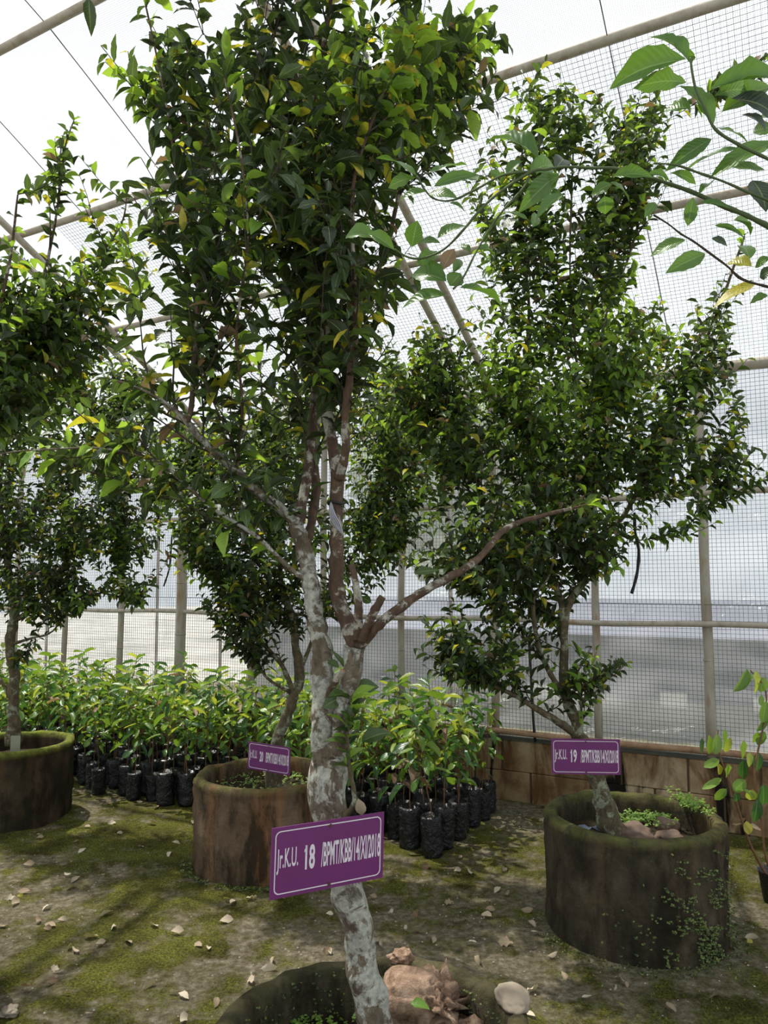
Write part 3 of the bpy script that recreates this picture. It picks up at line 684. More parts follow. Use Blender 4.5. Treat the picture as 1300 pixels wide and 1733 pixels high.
t.grow([(800, 60, 2.2, 60, 70, .2, 12, MX), (740, 200, 2.2, 60, 60, .2, 10, MX), (500, 160, 2.05, 210, 170, .42, 105, DK), (440, 390, 2.0, 160, 150, .38, 62, DK), (610, 330, 2.1, 130, 190, .4, 52, DK), (690, 90, 2.1, 130, 110, .35, 42, YG),
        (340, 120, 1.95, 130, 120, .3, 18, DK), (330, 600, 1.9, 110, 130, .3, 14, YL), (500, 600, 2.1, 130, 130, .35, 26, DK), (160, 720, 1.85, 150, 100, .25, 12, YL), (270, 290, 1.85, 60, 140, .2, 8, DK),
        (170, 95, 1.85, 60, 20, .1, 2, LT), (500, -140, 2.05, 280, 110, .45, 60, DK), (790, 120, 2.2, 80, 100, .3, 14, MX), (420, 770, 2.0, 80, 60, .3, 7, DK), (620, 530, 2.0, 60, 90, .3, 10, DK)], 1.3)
t.explicit([(597, 1168, 640, 1158, 24), (612, 1255, 655, 1235, 22), (580, 1180, 545, 1195, 22), (574, 1130, 552, 1115, 12), (560, 1100, 605, 1150, 8), (628, 1020, 612, 1010, 12), (700, 970, 740, 963, 12)], 1.9, 1)
t.explicit([(150, -2, 154, 52, 20)], 1.8, 0)
for b_ in ((-40, -30),):
    pass
t.done(); TREE18 = t

# --- tree in the right planter
Yr = 3.46
t = Tree((1.03, Yr, 0.38), 'citrus tree with low forked trunk in the right weedy planter', CMATS, 0.056, 6, bark=BARK_MOSS)
t.limb([(1045, 1418, Yr, 56), (1030, 1385, Yr, 40), (1018, 1345, Yr, 30), (1006, 1310, Yr, 29), (995, 1275, Yr + .01, 28), (981, 1242, Yr + .02, 28)], 'trunk', BARK_MOSS, 14)
t.limb([(982, 1248, Yr, 20), (966, 1200, Yr, 18), (955, 1160, Yr, 17), (955, 1110, Yr, 15), (953, 1058, Yr, 14), (949, 1020, Yr, 12), (938, 985, Yr, 10), (915, 900, Yr - .05, 8), (905, 800, Yr - .15, 7), (890, 680, Yr - .25, 6), (895, 520, Yr - .35, 5), (880, 380, Yr - .42, 4), (885, 240, Yr - .45, 3)], 'branch', BARK_MOSS, 9)
t.limb([(955, 1075, Yr, 12), (961, 1025, Yr, 14), (985, 985, Yr, 13), (1003, 935, Yr, 12), (1025, 905, Yr, 10), (1060, 868, Yr, 8), (1100, 790, Yr - .05, 8), (1145, 700, Yr - .1, 7), (1185, 600, Yr - .15, 6), (1225, 500, Yr - .2, 5), (1260, 400, Yr - .3, 4)], 'branch', BARK_MOSS, 9)
t.limb([(980, 1247, Yr, 14), (945, 1222, Yr - .05, 13), (905, 1198, Yr - .08, 10), (860, 1172, Yr - .12, 7), (815, 1150, Yr - .15, 5), (770, 1120, Yr - .2, 4)], 'branch', BARK_MOSS, 8)
t.limb([(958, 1185, Yr, 10), (932, 1140, Yr - .05, 9), (912, 1095, Yr - .08, 8), (904, 1050, Yr - .1, 7), (905, 1010, Yr - .1, 6), (930, 970, Yr - .1, 5), (960, 880, Yr - .1, 4), (985, 760, Yr - .2, 4), (975, 600, Yr - .35, 4), (965, 450, Yr - .42, 3.5), (970, 260, Yr - .45, 3)], 'branch', BARK_MOSS, 8)
t.limb([(940, 990, Yr, 7), (880, 930, Yr + .1, 6), (820, 860, Yr + .1, 5), (770, 760, Yr + .05, 4), (750, 650, Yr, 3)], 'branch', BARK_MOSS, 7)
t.limb([(1005, 935, Yr, 6), (1005, 850, Yr - .1, 5), (1030, 700, Yr - .25, 5), (1020, 560, Yr - .38, 4), (1075, 400, Yr - .45, 3.5), (1095, 220, Yr - .48, 3)], 'branch', BARK_MOSS, 7)
t.limb([(985, 1225, Yr, 6), (983, 1170, Yr - .05, 4), (1000, 1150, Yr - .08, 4), (1030, 1140, Yr - .1, 3), (1052, 1125, Yr - .1, 2)], 'branch', BARK_MOSS, 6)
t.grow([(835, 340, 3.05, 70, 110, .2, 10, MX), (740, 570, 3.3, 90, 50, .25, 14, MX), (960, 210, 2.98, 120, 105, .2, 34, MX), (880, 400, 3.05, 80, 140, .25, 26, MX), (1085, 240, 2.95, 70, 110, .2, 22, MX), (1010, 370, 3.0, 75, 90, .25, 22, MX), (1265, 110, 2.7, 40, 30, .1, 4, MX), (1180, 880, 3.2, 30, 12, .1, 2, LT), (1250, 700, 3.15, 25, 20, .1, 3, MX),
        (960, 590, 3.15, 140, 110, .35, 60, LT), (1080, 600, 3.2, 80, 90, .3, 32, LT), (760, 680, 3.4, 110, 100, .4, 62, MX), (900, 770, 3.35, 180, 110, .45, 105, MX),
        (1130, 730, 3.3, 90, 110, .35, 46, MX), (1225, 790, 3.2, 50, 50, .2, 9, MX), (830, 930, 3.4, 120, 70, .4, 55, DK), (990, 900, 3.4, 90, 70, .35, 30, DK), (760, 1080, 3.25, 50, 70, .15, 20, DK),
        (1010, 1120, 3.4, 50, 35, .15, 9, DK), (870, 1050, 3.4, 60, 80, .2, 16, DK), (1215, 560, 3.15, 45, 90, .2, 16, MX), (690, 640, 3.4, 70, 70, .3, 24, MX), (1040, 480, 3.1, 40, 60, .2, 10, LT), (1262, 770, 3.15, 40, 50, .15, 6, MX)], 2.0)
t.explicit([(1166, 893, 1150, 905, 11)], 3.2, 0)
t.done()

# --- tree in the middle planter
Ym = 4.24
t = Tree((-0.62, Ym, 0.37), 'dark citrus tree behind the nearest trunk, in the rust-streaked middle planter', CMATS, 0.056, 7, bark=BARK_MOSS)
t.limb([(463, 1335, Ym, 34), (466, 1290, Ym, 24), (472, 1248, Ym, 20), (486, 1213, Ym, 19), (497, 1180, Ym, 18), (507, 1145, Ym, 17), (500, 1092, Ym, 14), (498, 1055, Ym, 13), (484, 1020, Ym, 11), (476, 985, Ym, 9), (470, 880, Ym, 7), (450, 740, Ym, 5), (440, 620, Ym, 3)], 'trunk', BARK_MOSS, 10)
t.limb([(498, 1178, Ym, 10), (480, 1130, Ym - .05, 8), (450, 1095, Ym - .08, 7), (420, 1060, Ym - .1, 5), (400, 1010, Ym - .1, 4), (350, 960, Ym - .1, 4), (315, 920, Ym - .1, 3)], 'branch', BARK_MOSS, 7)
t.limb([(494, 1175, Ym, 7), (455, 1150, Ym - .1, 5), (430, 1120, Ym - .12, 4), (390, 1080, Ym - .14, 3)], 'branch', BARK_MOSS, 6)
t.limb([(506, 1140, Ym, 9), (530, 1080, Ym + .05, 7), (560, 1000, Ym + .1, 6), (620, 900, Ym + .1, 5), (650, 780, Ym + .1, 4), (660, 660, Ym, 3)], 'branch', BARK_MOSS, 7)
t.limb([(485, 1025, Ym, 6), (440, 960, Ym, 5), (390, 880, Ym, 5), (330, 800, Ym, 4), (300, 720, Ym, 3)], 'branch', BARK_MOSS, 7)
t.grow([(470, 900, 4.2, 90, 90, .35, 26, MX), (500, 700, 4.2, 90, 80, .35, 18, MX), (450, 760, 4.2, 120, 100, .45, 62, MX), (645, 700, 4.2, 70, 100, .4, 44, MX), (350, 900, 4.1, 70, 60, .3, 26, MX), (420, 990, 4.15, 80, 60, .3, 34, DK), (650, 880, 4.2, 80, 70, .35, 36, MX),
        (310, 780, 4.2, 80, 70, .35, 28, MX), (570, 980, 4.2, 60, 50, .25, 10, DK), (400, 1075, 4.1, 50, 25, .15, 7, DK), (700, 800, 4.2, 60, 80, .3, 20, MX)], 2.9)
t.done()

# --- tree in the left planter
Yl = 5.0
t = Tree((-2.44, Yl, 0.37), 'citrus tree in the dark left planter with wide low crown', CMATS, 0.058, 8, bark=BARK_MOSS)
t.limb([(22, 1262, Yl, 26), (24, 1215, Yl, 19), (22, 1170, Yl, 18), (20, 1120, Yl, 16), (17, 1080, Yl, 16), (24, 1040, Yl, 15), (20, 1000, Yl, 13), (10, 930, Yl, 11), (0, 830, Yl, 8), (15, 700, Yl, 6), (5, 580, Yl, 4)], 'trunk', BARK_MOSS, 10)
t.limb([(24, 1050, Yl, 10), (48, 1035, Yl, 8), (85, 985, Yl - .05, 7), (130, 930, Yl - .1, 6), (180, 890, Yl - .1, 5), (240, 880, Yl - .1, 3)], 'branch', BARK_MOSS, 7)
t.limb([(20, 1090, Yl, 6), (55, 1080, Yl - .05, 4), (90, 1068, Yl - .1, 3), (130, 1020, Yl - .1, 3), (200, 1000, Yl - .1, 3), (240, 1020, Yl - .1, 2)], 'branch', BARK_MOSS, 6)
t.limb([(12, 950, Yl, 8), (60, 860, Yl - .1, 6), (120, 780, Yl - .1, 5), (190, 710, Yl - .1, 4), (220, 640, Yl, 3)], 'branch', BARK_MOSS, 7)
t.limb([(15, 1180, Yl, 8), (0, 1150, Yl, 6), (-30, 1120, Yl, 4)], 'branch', BARK_MOSS, 6)
t.grow([(170, 640, 4.8, 110, 60, .3, 26, MX), (270, 800, 4.8, 50, 70, .25, 12, MX), (90, 850, 4.9, 140, 90, .45, 76, DK), (50, 690, 4.9, 110, 110, .45, 62, MX), (205, 900, 4.8, 90, 40, .3, 28, MX), (50, 975, 4.9, 90, 45, .35, 34, DK), (215, 730, 4.9, 80, 90, .4, 40, MX),
        (225, 990, 4.75, 60, 40, .2, 10, MX), (130, 1000, 4.8, 50, 25, .2, 6, MX), (-60, 850, 4.9, 80, 150, .4, 20, MX), (60, 1085, 4.9, 20, 12, .1, 2, DK)], 2.5)
t.done()

# --- trees whose trunks stand just outside the frame
Yo = 2.78
t = Tree((-1.82, Yo, 0.34), 'citrus tree leaning in from beyond the left edge with slender upright shoots', CMATS, 0.066, 9)
t.limb([(-205, 1560, Yo, 50), (-200, 1400, Yo, 40), (-190, 1200, Yo, 36), (-170, 1000, Yo, 30), (-120, 820, Yo + .05, 24)], 'trunk', BARK, 10)
t.limb([(-120, 830, Yo + .05, 18), (-60, 760, Yo + .1, 12), (0, 660, Yo + .15, 9), (60, 520, Yo + .15, 7), (85, 420, Yo + .15, 5), (100, 330, Yo + .15, 4), (110, 250, Yo + .15, 3), (125, 205, Yo + .15, 2)], 'branch', BARK, 8)
t.limb([(-60, 760, Yo + .1, 8), (-20, 600, Yo, 7), (15, 450, Yo, 5), (30, 330, Yo, 3)], 'branch', BARK, 8)
t.limb([(10, 650, Yo + .15, 7), (100, 560, Yo + .2, 6), (160, 450, Yo + .2, 4), (205, 380, Yo + .2, 3), (215, 330, Yo + .2, 2)], 'branch', BARK, 8)
t.grow([(150, 520, 2.95, 90, 60, .2, 12, MX), (60, 660, 3.0, 110, 70, .25, 20, MX), (70, 500, 2.95, 95, 95, .25, 34, MX), (20, 560, 2.9, 70, 130, .3, 28, MX), (110, 290, 2.93, 30, 80, .1, 7, MX), (205, 430, 2.95, 60, 70, .2, 12, YG), (130, 600, 3.0, 80, 80, .25, 16, MX), (-80, 500, 2.8, 90, 150, .4, 20, MX)], 1.6)
t.done()

FM = [L_FORE, L_DARK, L_YELLOW, L_BRIGHT, L_BROWN]
Yf = 1.08
t_fore = True
t = Tree((1.74, 1.20, 0.30), 'large-leaved citrus branch reaching in from beyond the right edge, closest leaves', FM, 0.07, 10, TWIG_G, shoot=0)
t.L = Leaves(V_FORE, 'fore', FM)
def wl(name, pts, rs, m, n=10):
    pts = [Vector(p) - t.base for p in pts]; q = smooth_path([(*p, r) for p, r in zip(pts, rs)], 4)
    b = MB(); b.tube([Vector(a[:3]) for a in q], [a[3] for a in q], n, bump=0.3); put(name, b.mesh(name, m, True), t.o)
    for a in q: t.nodes.append(tuple(a[:3])); t.rad.append(a[3])
A = P(1330, 400, Yf)
wl('trunk', [(1.74, 1.20, 0.27), (1.72, 1.2, 0.7), (1.68, 1.18, 1.2), (1.62, 1.17, 1.6)], [0.04, 0.034, 0.03, 0.022], BARK)
wl('branch', [(1.62, 1.17, 1.58), (1.4, 1.13, 1.78), (1.0, 1.1, 1.9), tuple(A)], [0.02, 0.013, 0.008, 0.0052], BARK)
t.limb([(1330, 400, Yf, 11), (1300, 383, Yf, 10), (1258, 362, Yf, 9), (1220, 346, Yf, 9), (1175, 326, Yf, 8), (1128, 310, Yf, 7), (1078, 295, Yf, 6), (1042, 286, Yf, 6), (1001, 285, Yf, 5.5), (957, 283, Yf, 5), (925, 287, Yf, 5), (896, 293, Yf, 5), (831, 338, Yf, 5), (785, 388, Yf, 5), (761, 414, Yf, 4.5), (741, 428, Yf, 4), (712, 438, Yf, 4), (688, 435, Yf, 3.5), (668, 422, Yf, 3)], 'branch', TWIG_G, 7)
t.limb([(896, 291, Yf, 4.5), (852, 297, Yf, 4.5), (808, 320, Yf, 4), (767, 339, Yf, 4), (738, 338, Yf, 3.5), (720, 323, Yf, 3.5), (706, 298, Yf, 3)], 'branch', TWIG_G, 6)
t.limb([(896, 297, Yf, 4), (887, 317, Yf, 4), (843, 367, Yf, 4), (808, 423, Yf, 4), (785, 468, Yf, 3.5), (767, 490, Yf, 3)], 'branch', TWIG_G, 6)
t.limb([(1340, 360, Yf - .03, 6), (1300, 340, Yf - .03, 6), (1267, 326, Yf - .03, 5), (1222, 306, Yf - .03, 5), (1184, 293, Yf - .03, 5), (1145, 280, Yf - .03, 4), (1106, 277, Yf - .03, 3)], 'branch', TWIG_G, 6)
t.limb([(1340, 497, Yf, 6), (1300, 486, Yf, 5), (1256, 473, Yf, 5), (1231, 451, Yf, 4.5), (1206, 432, Yf, 4.5), (1175, 409, Yf, 4), (1153, 396, Yf, 3), (1131, 379, Yf, 2.5), (1106, 364, Yf, 2)], 'branch', TWIG, 6)
t.limb([(1350, 300, Yf - .05, 8), (1300, 270, Yf - .05, 7), (1250, 245, Yf - .05, 6), (1211, 219, Yf - .05, 6), (1193, 184, Yf - .05, 5), (1178, 151, Yf - .05, 5), (1171, 118, Yf - .05, 4), (1169, 98, Yf - .05, 3)], 'branch', TWIG_G, 7)
wl('branch', [tuple(P(1350, 300, Yf - .05)), (0.82, 1.08, 1.98), (1.0, 1.1, 1.9)], [0.0034, 0.0042, 0.005], BARK, 6)
wl('branch', [tuple(P(1340, 497, Yf)), (0.80, 1.09, 1.86), (1.0, 1.1, 1.9)], [0.003, 0.0038, 0.005], BARK, 6)
def cropped(lst, ox, oy, s): return [(ox + a / s, oy + b / s, ox + c / s, oy + d / s, w / s, *m) for (a, b, c, d, w, *m) in lst]
LA = cropped([(940, 180, 800, 5, 95), (925, 165, 575, 215, 100), (925, 270, 720, 245, 65), (945, 390, 815, 375, 90), (1045, 470, 935, 240, 90), (1035, 305, 1420, 165, 95), (1060, 330, 1240, 260, 65), (1090, 405, 1330, 240, 100),
              (1130, 345, 1380, 365, 80, 1), (1065, 480, 1230, 510, 130), (1340, 545, 1045, 640, 95), (1160, 570, 895, 635, 80), (1285, 672, 1060, 650, 80), (1040, 530, 850, 640, 70), (1230, 720, 1310, 820, 110, 1), (1180, 420, 1300, 450, 90, 1),
              (1230, 500, 1330, 460, 90), (1250, 440, 1340, 400, 80), (945, 190, 955, 125, 22)], 820, 40, 2.708)
LB = cropped([(795, 530, 575, 590, 90), (915, 615, 710, 695, 100), (808, 442, 845, 265, 80), (355, 140, 580, 100, 80), (345, 190, 212, 235, 75), (335, 180, 488, 250, 75), (1200, 690, 1040, 640, 95, 2), (1220, 790, 990, 890, 95, 2),
              (1188, 645, 1145, 512, 95), (955, 520, 1062, 545, 65, 1), (975, 440, 1185, 495, 60), (875, 250, 975, 130, 55), (1310, 640, 1205, 690, 65), (885, 300, 1072, 300, 45), (300, 262, 312, 375, 100), (1300, 870, 1180, 900, 60), (1250, 760, 1320, 700, 70, 1),
              (1090, 410, 1240, 440, 60), (560, 130, 720, 130, 50), (700, 120, 880, 140, 40), (610, 300, 560, 360, 60)], 940, 260, 3.611)
LC = cropped([(1130, 300, 878, 85, 135), (425, 400, 210, 230, 90), (420, 415, 255, 440, 65), (480, 495, 310, 520, 72), (500, 385, 725, 292, 65), (530, 465, 775, 358, 78), (500, 510, 645, 490, 75), (1085, 385, 1245, 290, 100), (1230, 365, 1310, 260, 95, 1),
              (1250, 390, 1040, 565, 110), (1250, 405, 1090, 500, 90), (1285, 545, 1110, 510, 95), (1275, 510, 1125, 605, 80), (550, 765, 715, 645, 90), (400, 815, 430, 662, 100), (300, 835, 150, 700, 55), (190, 772, 5, 697, 75), (440, 790, 545, 760, 55),
              (600, 1015, 395, 920, 120), (592, 1095, 328, 1120, 120), (680, 1052, 945, 1082, 105), (620, 1040, 685, 965, 100), (580, 945, 645, 820, 80, 4), (640, 965, 695, 865, 50), (1070, 655, 930, 580, 65), (920, 700, 1010, 640, 95, 1),
              (570, 850, 430, 870, 65), (740, 850, 665, 785, 55), (780, 430, 715, 400, 80), (950, 400, 1020, 300, 75), (850, 380, 930, 400, 50), (620, 560, 715, 590, 50), (1100, 700, 1130, 620, 60), (780, 830, 900, 830, 60)], 580, 180, 3.42)
random.seed(77)
for q in LA + LB + LC:
    add_px_leaf(t.L, *q[:5], Yf + random.uniform(-0.03, 0.03), q[5] if len(q) > 5 else 0, t.base, 0.3, random.uniform(-0.03, 0.03))
t.twm = TWIG_G
t.twig(t.nodes[20], Vector((1.55, 1.1, 2.0)) - t.base, 0.004, (1, 1, 0, 0, 0), 12)
t.twig(t.nodes[20], Vector((1.35, 1.3, 2.3)) - t.base, 0.004, (1, 1, 0, 0, 0), 12)
t.done()

# ---------------------------------------------------------------- signs
PURPLE, nt, out = mat('sign_purple'); f = noise_fac(nt, 14, 5, 0.6); g = noise_fac(nt, 160, 2)
c = mixc(nt, f, (0.115, 0.018, 0.105), (0.155, 0.028, 0.14)); k = ramp(nt, g, [(0.74, (0, 0, 0)), (0.78, (0.7, 0.7, 0.7))]); c = mixc(nt, k, c, (0.30, 0.20, 0.10)); principled(nt, out, c, 0.42, 0.4)
WHITE = simple('sign_white', (0.66, 0.60, 0.64), 0.5, 0.3, 0.08, 60, 0)
def text_mesh(s, w, h, bold):
    cu = bpy.data.curves.new('txt', 'FONT'); cu.body = s; cu.size = 1; cu.offset = bold; cu.extrude = 0.0; cu.resolution_u = 3
    o = bpy.data.objects.new('txt', cu); C.objects.link(o); bpy.context.view_layer.update()
    me = bpy.data.meshes.new_from_object(o.evaluated_get(bpy.context.evaluated_depsgraph_get())); bpy.data.objects.remove(o)
    co = np.array([v.co[:] for v in me.vertices]); mn, mx = co.min(0), co.max(0)
    for v in me.vertices:
        v.co.x = (v.co.x - mn[0]) / (mx[0] - mn[0]) * w; v.co.y = (v.co.y - mn[1]) / (mx[1] - mn[1]) * h; v.co.z = 0
    if len(s) == 2 and s[0] == '1':              # the flag of the digit one
        import bmesh
        bm = bmesh.new(); bm.from_mesh(me)
        x0 = 0.02 * w
        bm.faces.new([bm.verts.new(p) for p in ((x0 + w * 0.1, h, 0), (x0 - w * 0.12, h * 0.80, 0), (x0 - w * 0.12, h * 0.70, 0), (x0 + w * 0.1, h * 0.82, 0))]); bm.to_mesh(me); bm.free()
    me.materials.clear(); me.materials.append(WHITE); return me
def sign(center, xdir, ydir, num, label, W=0.30, Hh=0.152):
    o = empty('name_sign'); tag(o, label, 'sign')
    x = xdir.normalized(); z = x.cross(ydir).normalized(); y = z.cross(x)
    o.matrix_world = Matrix(((x.x, y.x, z.x, center.x), (x.y, y.y, z.y, center.y), (x.z, y.z, z.z, center.z), (0, 0, 0, 1)))
    b = MB(); b.box(Vector((0, 0, 0)), Vector((W / 2, 0, 0)), Vector((0, Hh / 2, 0)), Vector((0, 0, 0.0015))); bo = put('board', b.mesh('board', PURPLE), o)
    def rr(hw, hh, r, n=6):
        pts = []
        for (sx, sy, a0) in ((1, 1, 0), (-1, 1, 90), (-1, -1, 180), (1, -1, 270)):
            for k in range(n + 1):
                a = math.radians(a0 + 90 * k / n); pts.append((sx * (hw - r) + r * math.cos(a), sy * (hh - r) + r * math.sin(a)))
        return pts
    o1 = rr(W / 2 - 0.008, Hh / 2 - 0.008, 0.013); i1 = rr(W / 2 - 0.0105, Hh / 2 - 0.0105, 0.011); b = MB(); n = len(o1)
    for p in o1: b.v.append((*p, 0.0021))
    for p in i1: b.v.append((*p, 0.0021))
    for k in range(n): b.f.append([k, (k + 1) % n, n + (k + 1) % n, n + k]); b.m.append(0)
    put('border_line', b.mesh('border_line', WHITE), bo)
    for (s, x0, x1, bd) in (('Jr.K.U.', 0.045, 0.225, 0.012), (num, 0.285, 0.37, 0.03), ('/BPMT/KBB/14/XI/2018', 0.425, 0.965, 0.018)):
        hh = 0.054
        me = text_mesh(s, (x1 - x0) * W, hh, bd)
        put('lettering', me, bo, (-W / 2 + x0 * W, -hh / 2 + 0.002, 0.0022))
    NAIL = simple('nail', (0.08, 0.04, 0.03), 0.7)
    for yy in (Hh / 2 - 0.012, -Hh / 2 + 0.010):
        b = MB(); b.tube([(0.0, yy, -0.03), (0.0, yy, 0.003)], [0.0018] * 2, 6); b.tube([(0.0, yy, 0.0028), (0.0, yy, 0.004)], [0.004] * 2, 8); put('nail', b.mesh('nail', NAIL), bo)
    return o
c = P(557.5, 1445.5, 1.80)
yaw = math.radians(31); xd = Vector((math.cos(yaw), math.sin(yaw), 0)); roll = math.radians(-1.5)
xd = (xd + Vector((0, 0, math.tan(roll)))).normalized(); sign(c, xd, Vector((0.0, 0.0, 1)), '18', 'large purple sign reading Jr.K.U. 18, nailed to the nearest trunk', 0.288, 0.151)
c = P(991.5, 1281, 3.28); xd = Vector((1, -0.05, -0.004)); sign(c, xd, Vector((-0.06, 0, 1)), '19', 'purple sign reading Jr.K.U. 19, on the tree of the right planter', 0.288, 0.146)
c = P(455, 1283.5, 4.10); yaw = math.radians(-27); xd = Vector((math.cos(yaw), math.sin(yaw), -0.03)); sign(c, xd, Vector((0, 0, 1)), '20', 'small purple sign reading Jr.K.U. 20, over the middle planter', 0.27, 0.142)

# ---------------------------------------------------------------- seedling bed
BAG, nt, out = mat('black_polybag'); f = noise_fac(nt, 22, 4, 0.6, dist=1.5)
principled(nt, out, (0.012, 0.012, 0.013), 0.32, 0.5, bump(nt, f, 1.0, 0.02))
STEM = simple('seedling_stem', (0.17, 0.09, 0.045), 0.7, 0.2, 0.3, 30)
SM = [L_SEED, L_SEED2, L_SEED3, L_BROWN]
def bag_mesh(seed, h=0.21, r=0.058):
    b = MB(); prof = [(r * 0.75, 0.0), (r, 0.012)] + [(r * (1 + 0.06 * math.sin(k * 2 + seed)), h * k / 7) for k in range(1, 7)] + [(r * 1.02, h), (r * 0.92, h + 0.012), (r * 0.86, h - 0.015), (0.001, h - 0.012)]
    n = 14; b0 = 0
    for (rr, z) in prof:
        for k in range(n):
            a = 6.2832 * k / n; w = 1 + 0.10 * noise.noise(Vector((math.cos(a) * 2, math.sin(a) * 2, z * 20 + seed * 3))); b.v.append((math.cos(a) * rr * w, math.sin(a) * rr * w, z))
    for i in range(len(prof) - 1):
        for k in range(n): b.f.append([i * n + k, i * n + (k + 1) % n, (i + 1) * n + (k + 1) % n, (i + 1) * n + k]); b.m.append(1 if i == len(prof) - 2 else 0)
    b.f.append([k for k in reversed(range(n))]); b.m.append(0)
    return b.mesh('polybag', [BAG, SOIL], True)
protos = []
random.seed(21)
BED_LABEL = 'leafy seedling in a black polybag, packed in the nursery bed along the back wall'
for k in range(10):
    o = empty('seedling', (0, 0, -50)); 
    put('polybag', bag_mesh(k), o)
    hgt = random.uniform(0.66, 0.86); bend = Vector((random.uniform(-.09, .09), random.uniform(-.09, .09), 0))
    pts = [Vector((0, 0, 0.17)) + bend * (i / 7) ** 2 + Vector((random.uniform(-.006, .006), random.uniform(-.006, .006), (hgt - 0.17) * i / 7)) for i in range(8)]
    b = MB(); b.tube(pts, [0.0038 - 0.0024 * i / 7 for i in range(8)], 5)
    LV = Leaves(V_OBL, 'obl', SM); nl = 18; ang = random.uniform(0, 6)
    for j in range(nl):
        u = 0.30 + 0.70 * (j / (nl - 1)) ** 0.75; q = u * 7; i = min(6, int(q)); p = pts[i].lerp(pts[i + 1], q - i); ang += 2.5
        d = Vector((math.cos(ang), math.sin(ang), random.uniform(-0.9, 0.0) + (0.9 if j > nl - 4 else 0)))
        pl = random.uniform(0.0, 0.05) if j < nl - 3 else 0
        e = p + Vector((d.x, d.y, 0.4)) * pl
        if pl > 0.015: b.tube([p, e], [0.0016, 0.0013], 3, cap=False)
        L = random.uniform(0.085, 0.125); mi = random.choices([0, 1, 2, 3], weights=(45, 30 if j > nl // 2 else 8, 30, 3))[0]
        LV.add(e, d, Vector((random.uniform(-.3, .3), random.uniform(-.3, .3), 1)) + d * 0.6, L, L * random.uniform(0.29, 0.37), mi)
    put('stem', b.mesh('stem', STEM), o)
    for r in LV.r: LV.single(r, o)
    protos.append(o)
spots = []; fronts = {}
tt = 1.80
while tt < 8.1:
    for k in range(7):
        s = 0.25 + k * 0.15 + (0.07 if int(tt / 0.16) % 2 else 0)
        if s > 1.22 - (0.22 if 2.6 < tt < 3.6 else 0) + 0.08 * math.sin(tt * 5): continue
        q = wall_pt(tt + random.uniform(-.02, .02), s + random.uniform(-.02, .02), 0)
        if (q.x + 0.64) ** 2 + (q.y - 4.24) ** 2 < 0.46 ** 2 or (q.x + 2.42) ** 2 + (q.y - 5.02) ** 2 < 0.47 ** 2: continue
        spots.append((q, k))
    tt += 0.152
first = [True] * len(protos)
print('seedlings', len(spots))
for i, (q, k) in enumerate(spots):
    j = random.randrange(len(protos)); o = protos[j] if first[j] else copy_tree(protos[j]); first[j] = False
    o.location = (q.x, q.y, ground_z(q.x, q.y)); o.rotation_euler = (random.uniform(-.05, .05), random.uniform(-.05, .05), random.uniform(0, 6.28)); s_ = random.uniform(0.80, 1.05); o.scale = (1, 1, s_) if False else (s_, s_, s_)
    px = 650 + FPX * q.x / q.y
    if px < 330: z_ = 'between the left and middle planters' if px > 105 else 'behind the left planter'
    elif px < 560: z_ = 'behind the middle planter'
    else: z_ = 'right of the nearest trunk'
    w_ = 'front rows with black bag in view,' if (k >= 5 or (px > 820 and k > 2)) else ('middle rows' if k >= 2 else 'back rows against the mesh wall')
    lab = 'leafy seedling, %s %s' % (w_, z_)
    if w_.startswith('front') and (z_.startswith('right') or z_.startswith('between')): fronts.setdefault(z_, []).append((px, o))
    tag(o, lab, 'seedling', 'seedlings: ' + w_.replace(',', '') + ' ' + z_)
for j, o in enumerate(protos):
    if first[j]: o.location = wall_pt(8.2 + 0.16 * j, 0.5, 0); tag(o, BED_LABEL, 'seedling', 'seedlings packed in the nursery bed')

ORD = ['leftmost', 'second', 'third', 'fourth', 'fifth', 'sixth', 'seventh', 'eighth', 'ninth', 'tenth', 'eleventh', 'twelfth', 'thirteenth', 'fourteenth', 'fifteenth', 'sixteenth', 'seventeenth', 'eighteenth', 'nineteenth', 'twentieth']
for z_, L_ in fronts.items():
    for i, (px, o) in enumerate(sorted(L_, key=lambda a: a[0])[:20]):
        o['label'] = ('front seedling ' + z_.replace('between the left and middle planters', 'behind the gap between left and middle planters') + ', ' + (ORD[i] + ' black bag' if i == 0 else ORD[i] + ' black bag from the left'))
# seedling at the right edge
Ys = 3.62
g0 = G(1312, 1528); o = empty('seedling', (g0.x, g0.y, 0)); tag(o, 'lone two-stemmed seedling in a black pot at the right edge', 'seedling')
Ys = g0.y
b = MB(); b.lathe([(0.045, 0.0), (0.05, 0.01), (0.068, 0.14), (0.072, 0.145), (0.066, 0.14), (0.06, 0.12), (0.001, 0.12)], 20, 0.003, 4); put('polybag', b.mesh('polybag', BAG, True), o)
for pts in ([(1311, 1492, 5), (1297, 1480, 5), (1266, 1420, 4), (1241, 1340, 4), (1222, 1290, 3), (1214, 1255, 3), (1216, 1236, 2)], [(1313, 1492, 5), (1296, 1450, 4), (1289, 1390, 4), (1277, 1310, 4), (1292, 1230, 3), (1296, 1170, 3), (1270, 1135, 2)]):
    w = [(P(x, y, Ys) - Vector(o.location)).to_tuple() + (d * 0.5 * Ys / FPX,) for x, y, d in pts]; w = smooth_path(w, 4)
    b = MB(); b.tube([Vector(a[:3]) for a in w], [a[3] for a in w], 6); put('stem', b.mesh('stem', STEM), o)
LV = Leaves(V_OBL, 'obl', SM + [L_YELLOW])
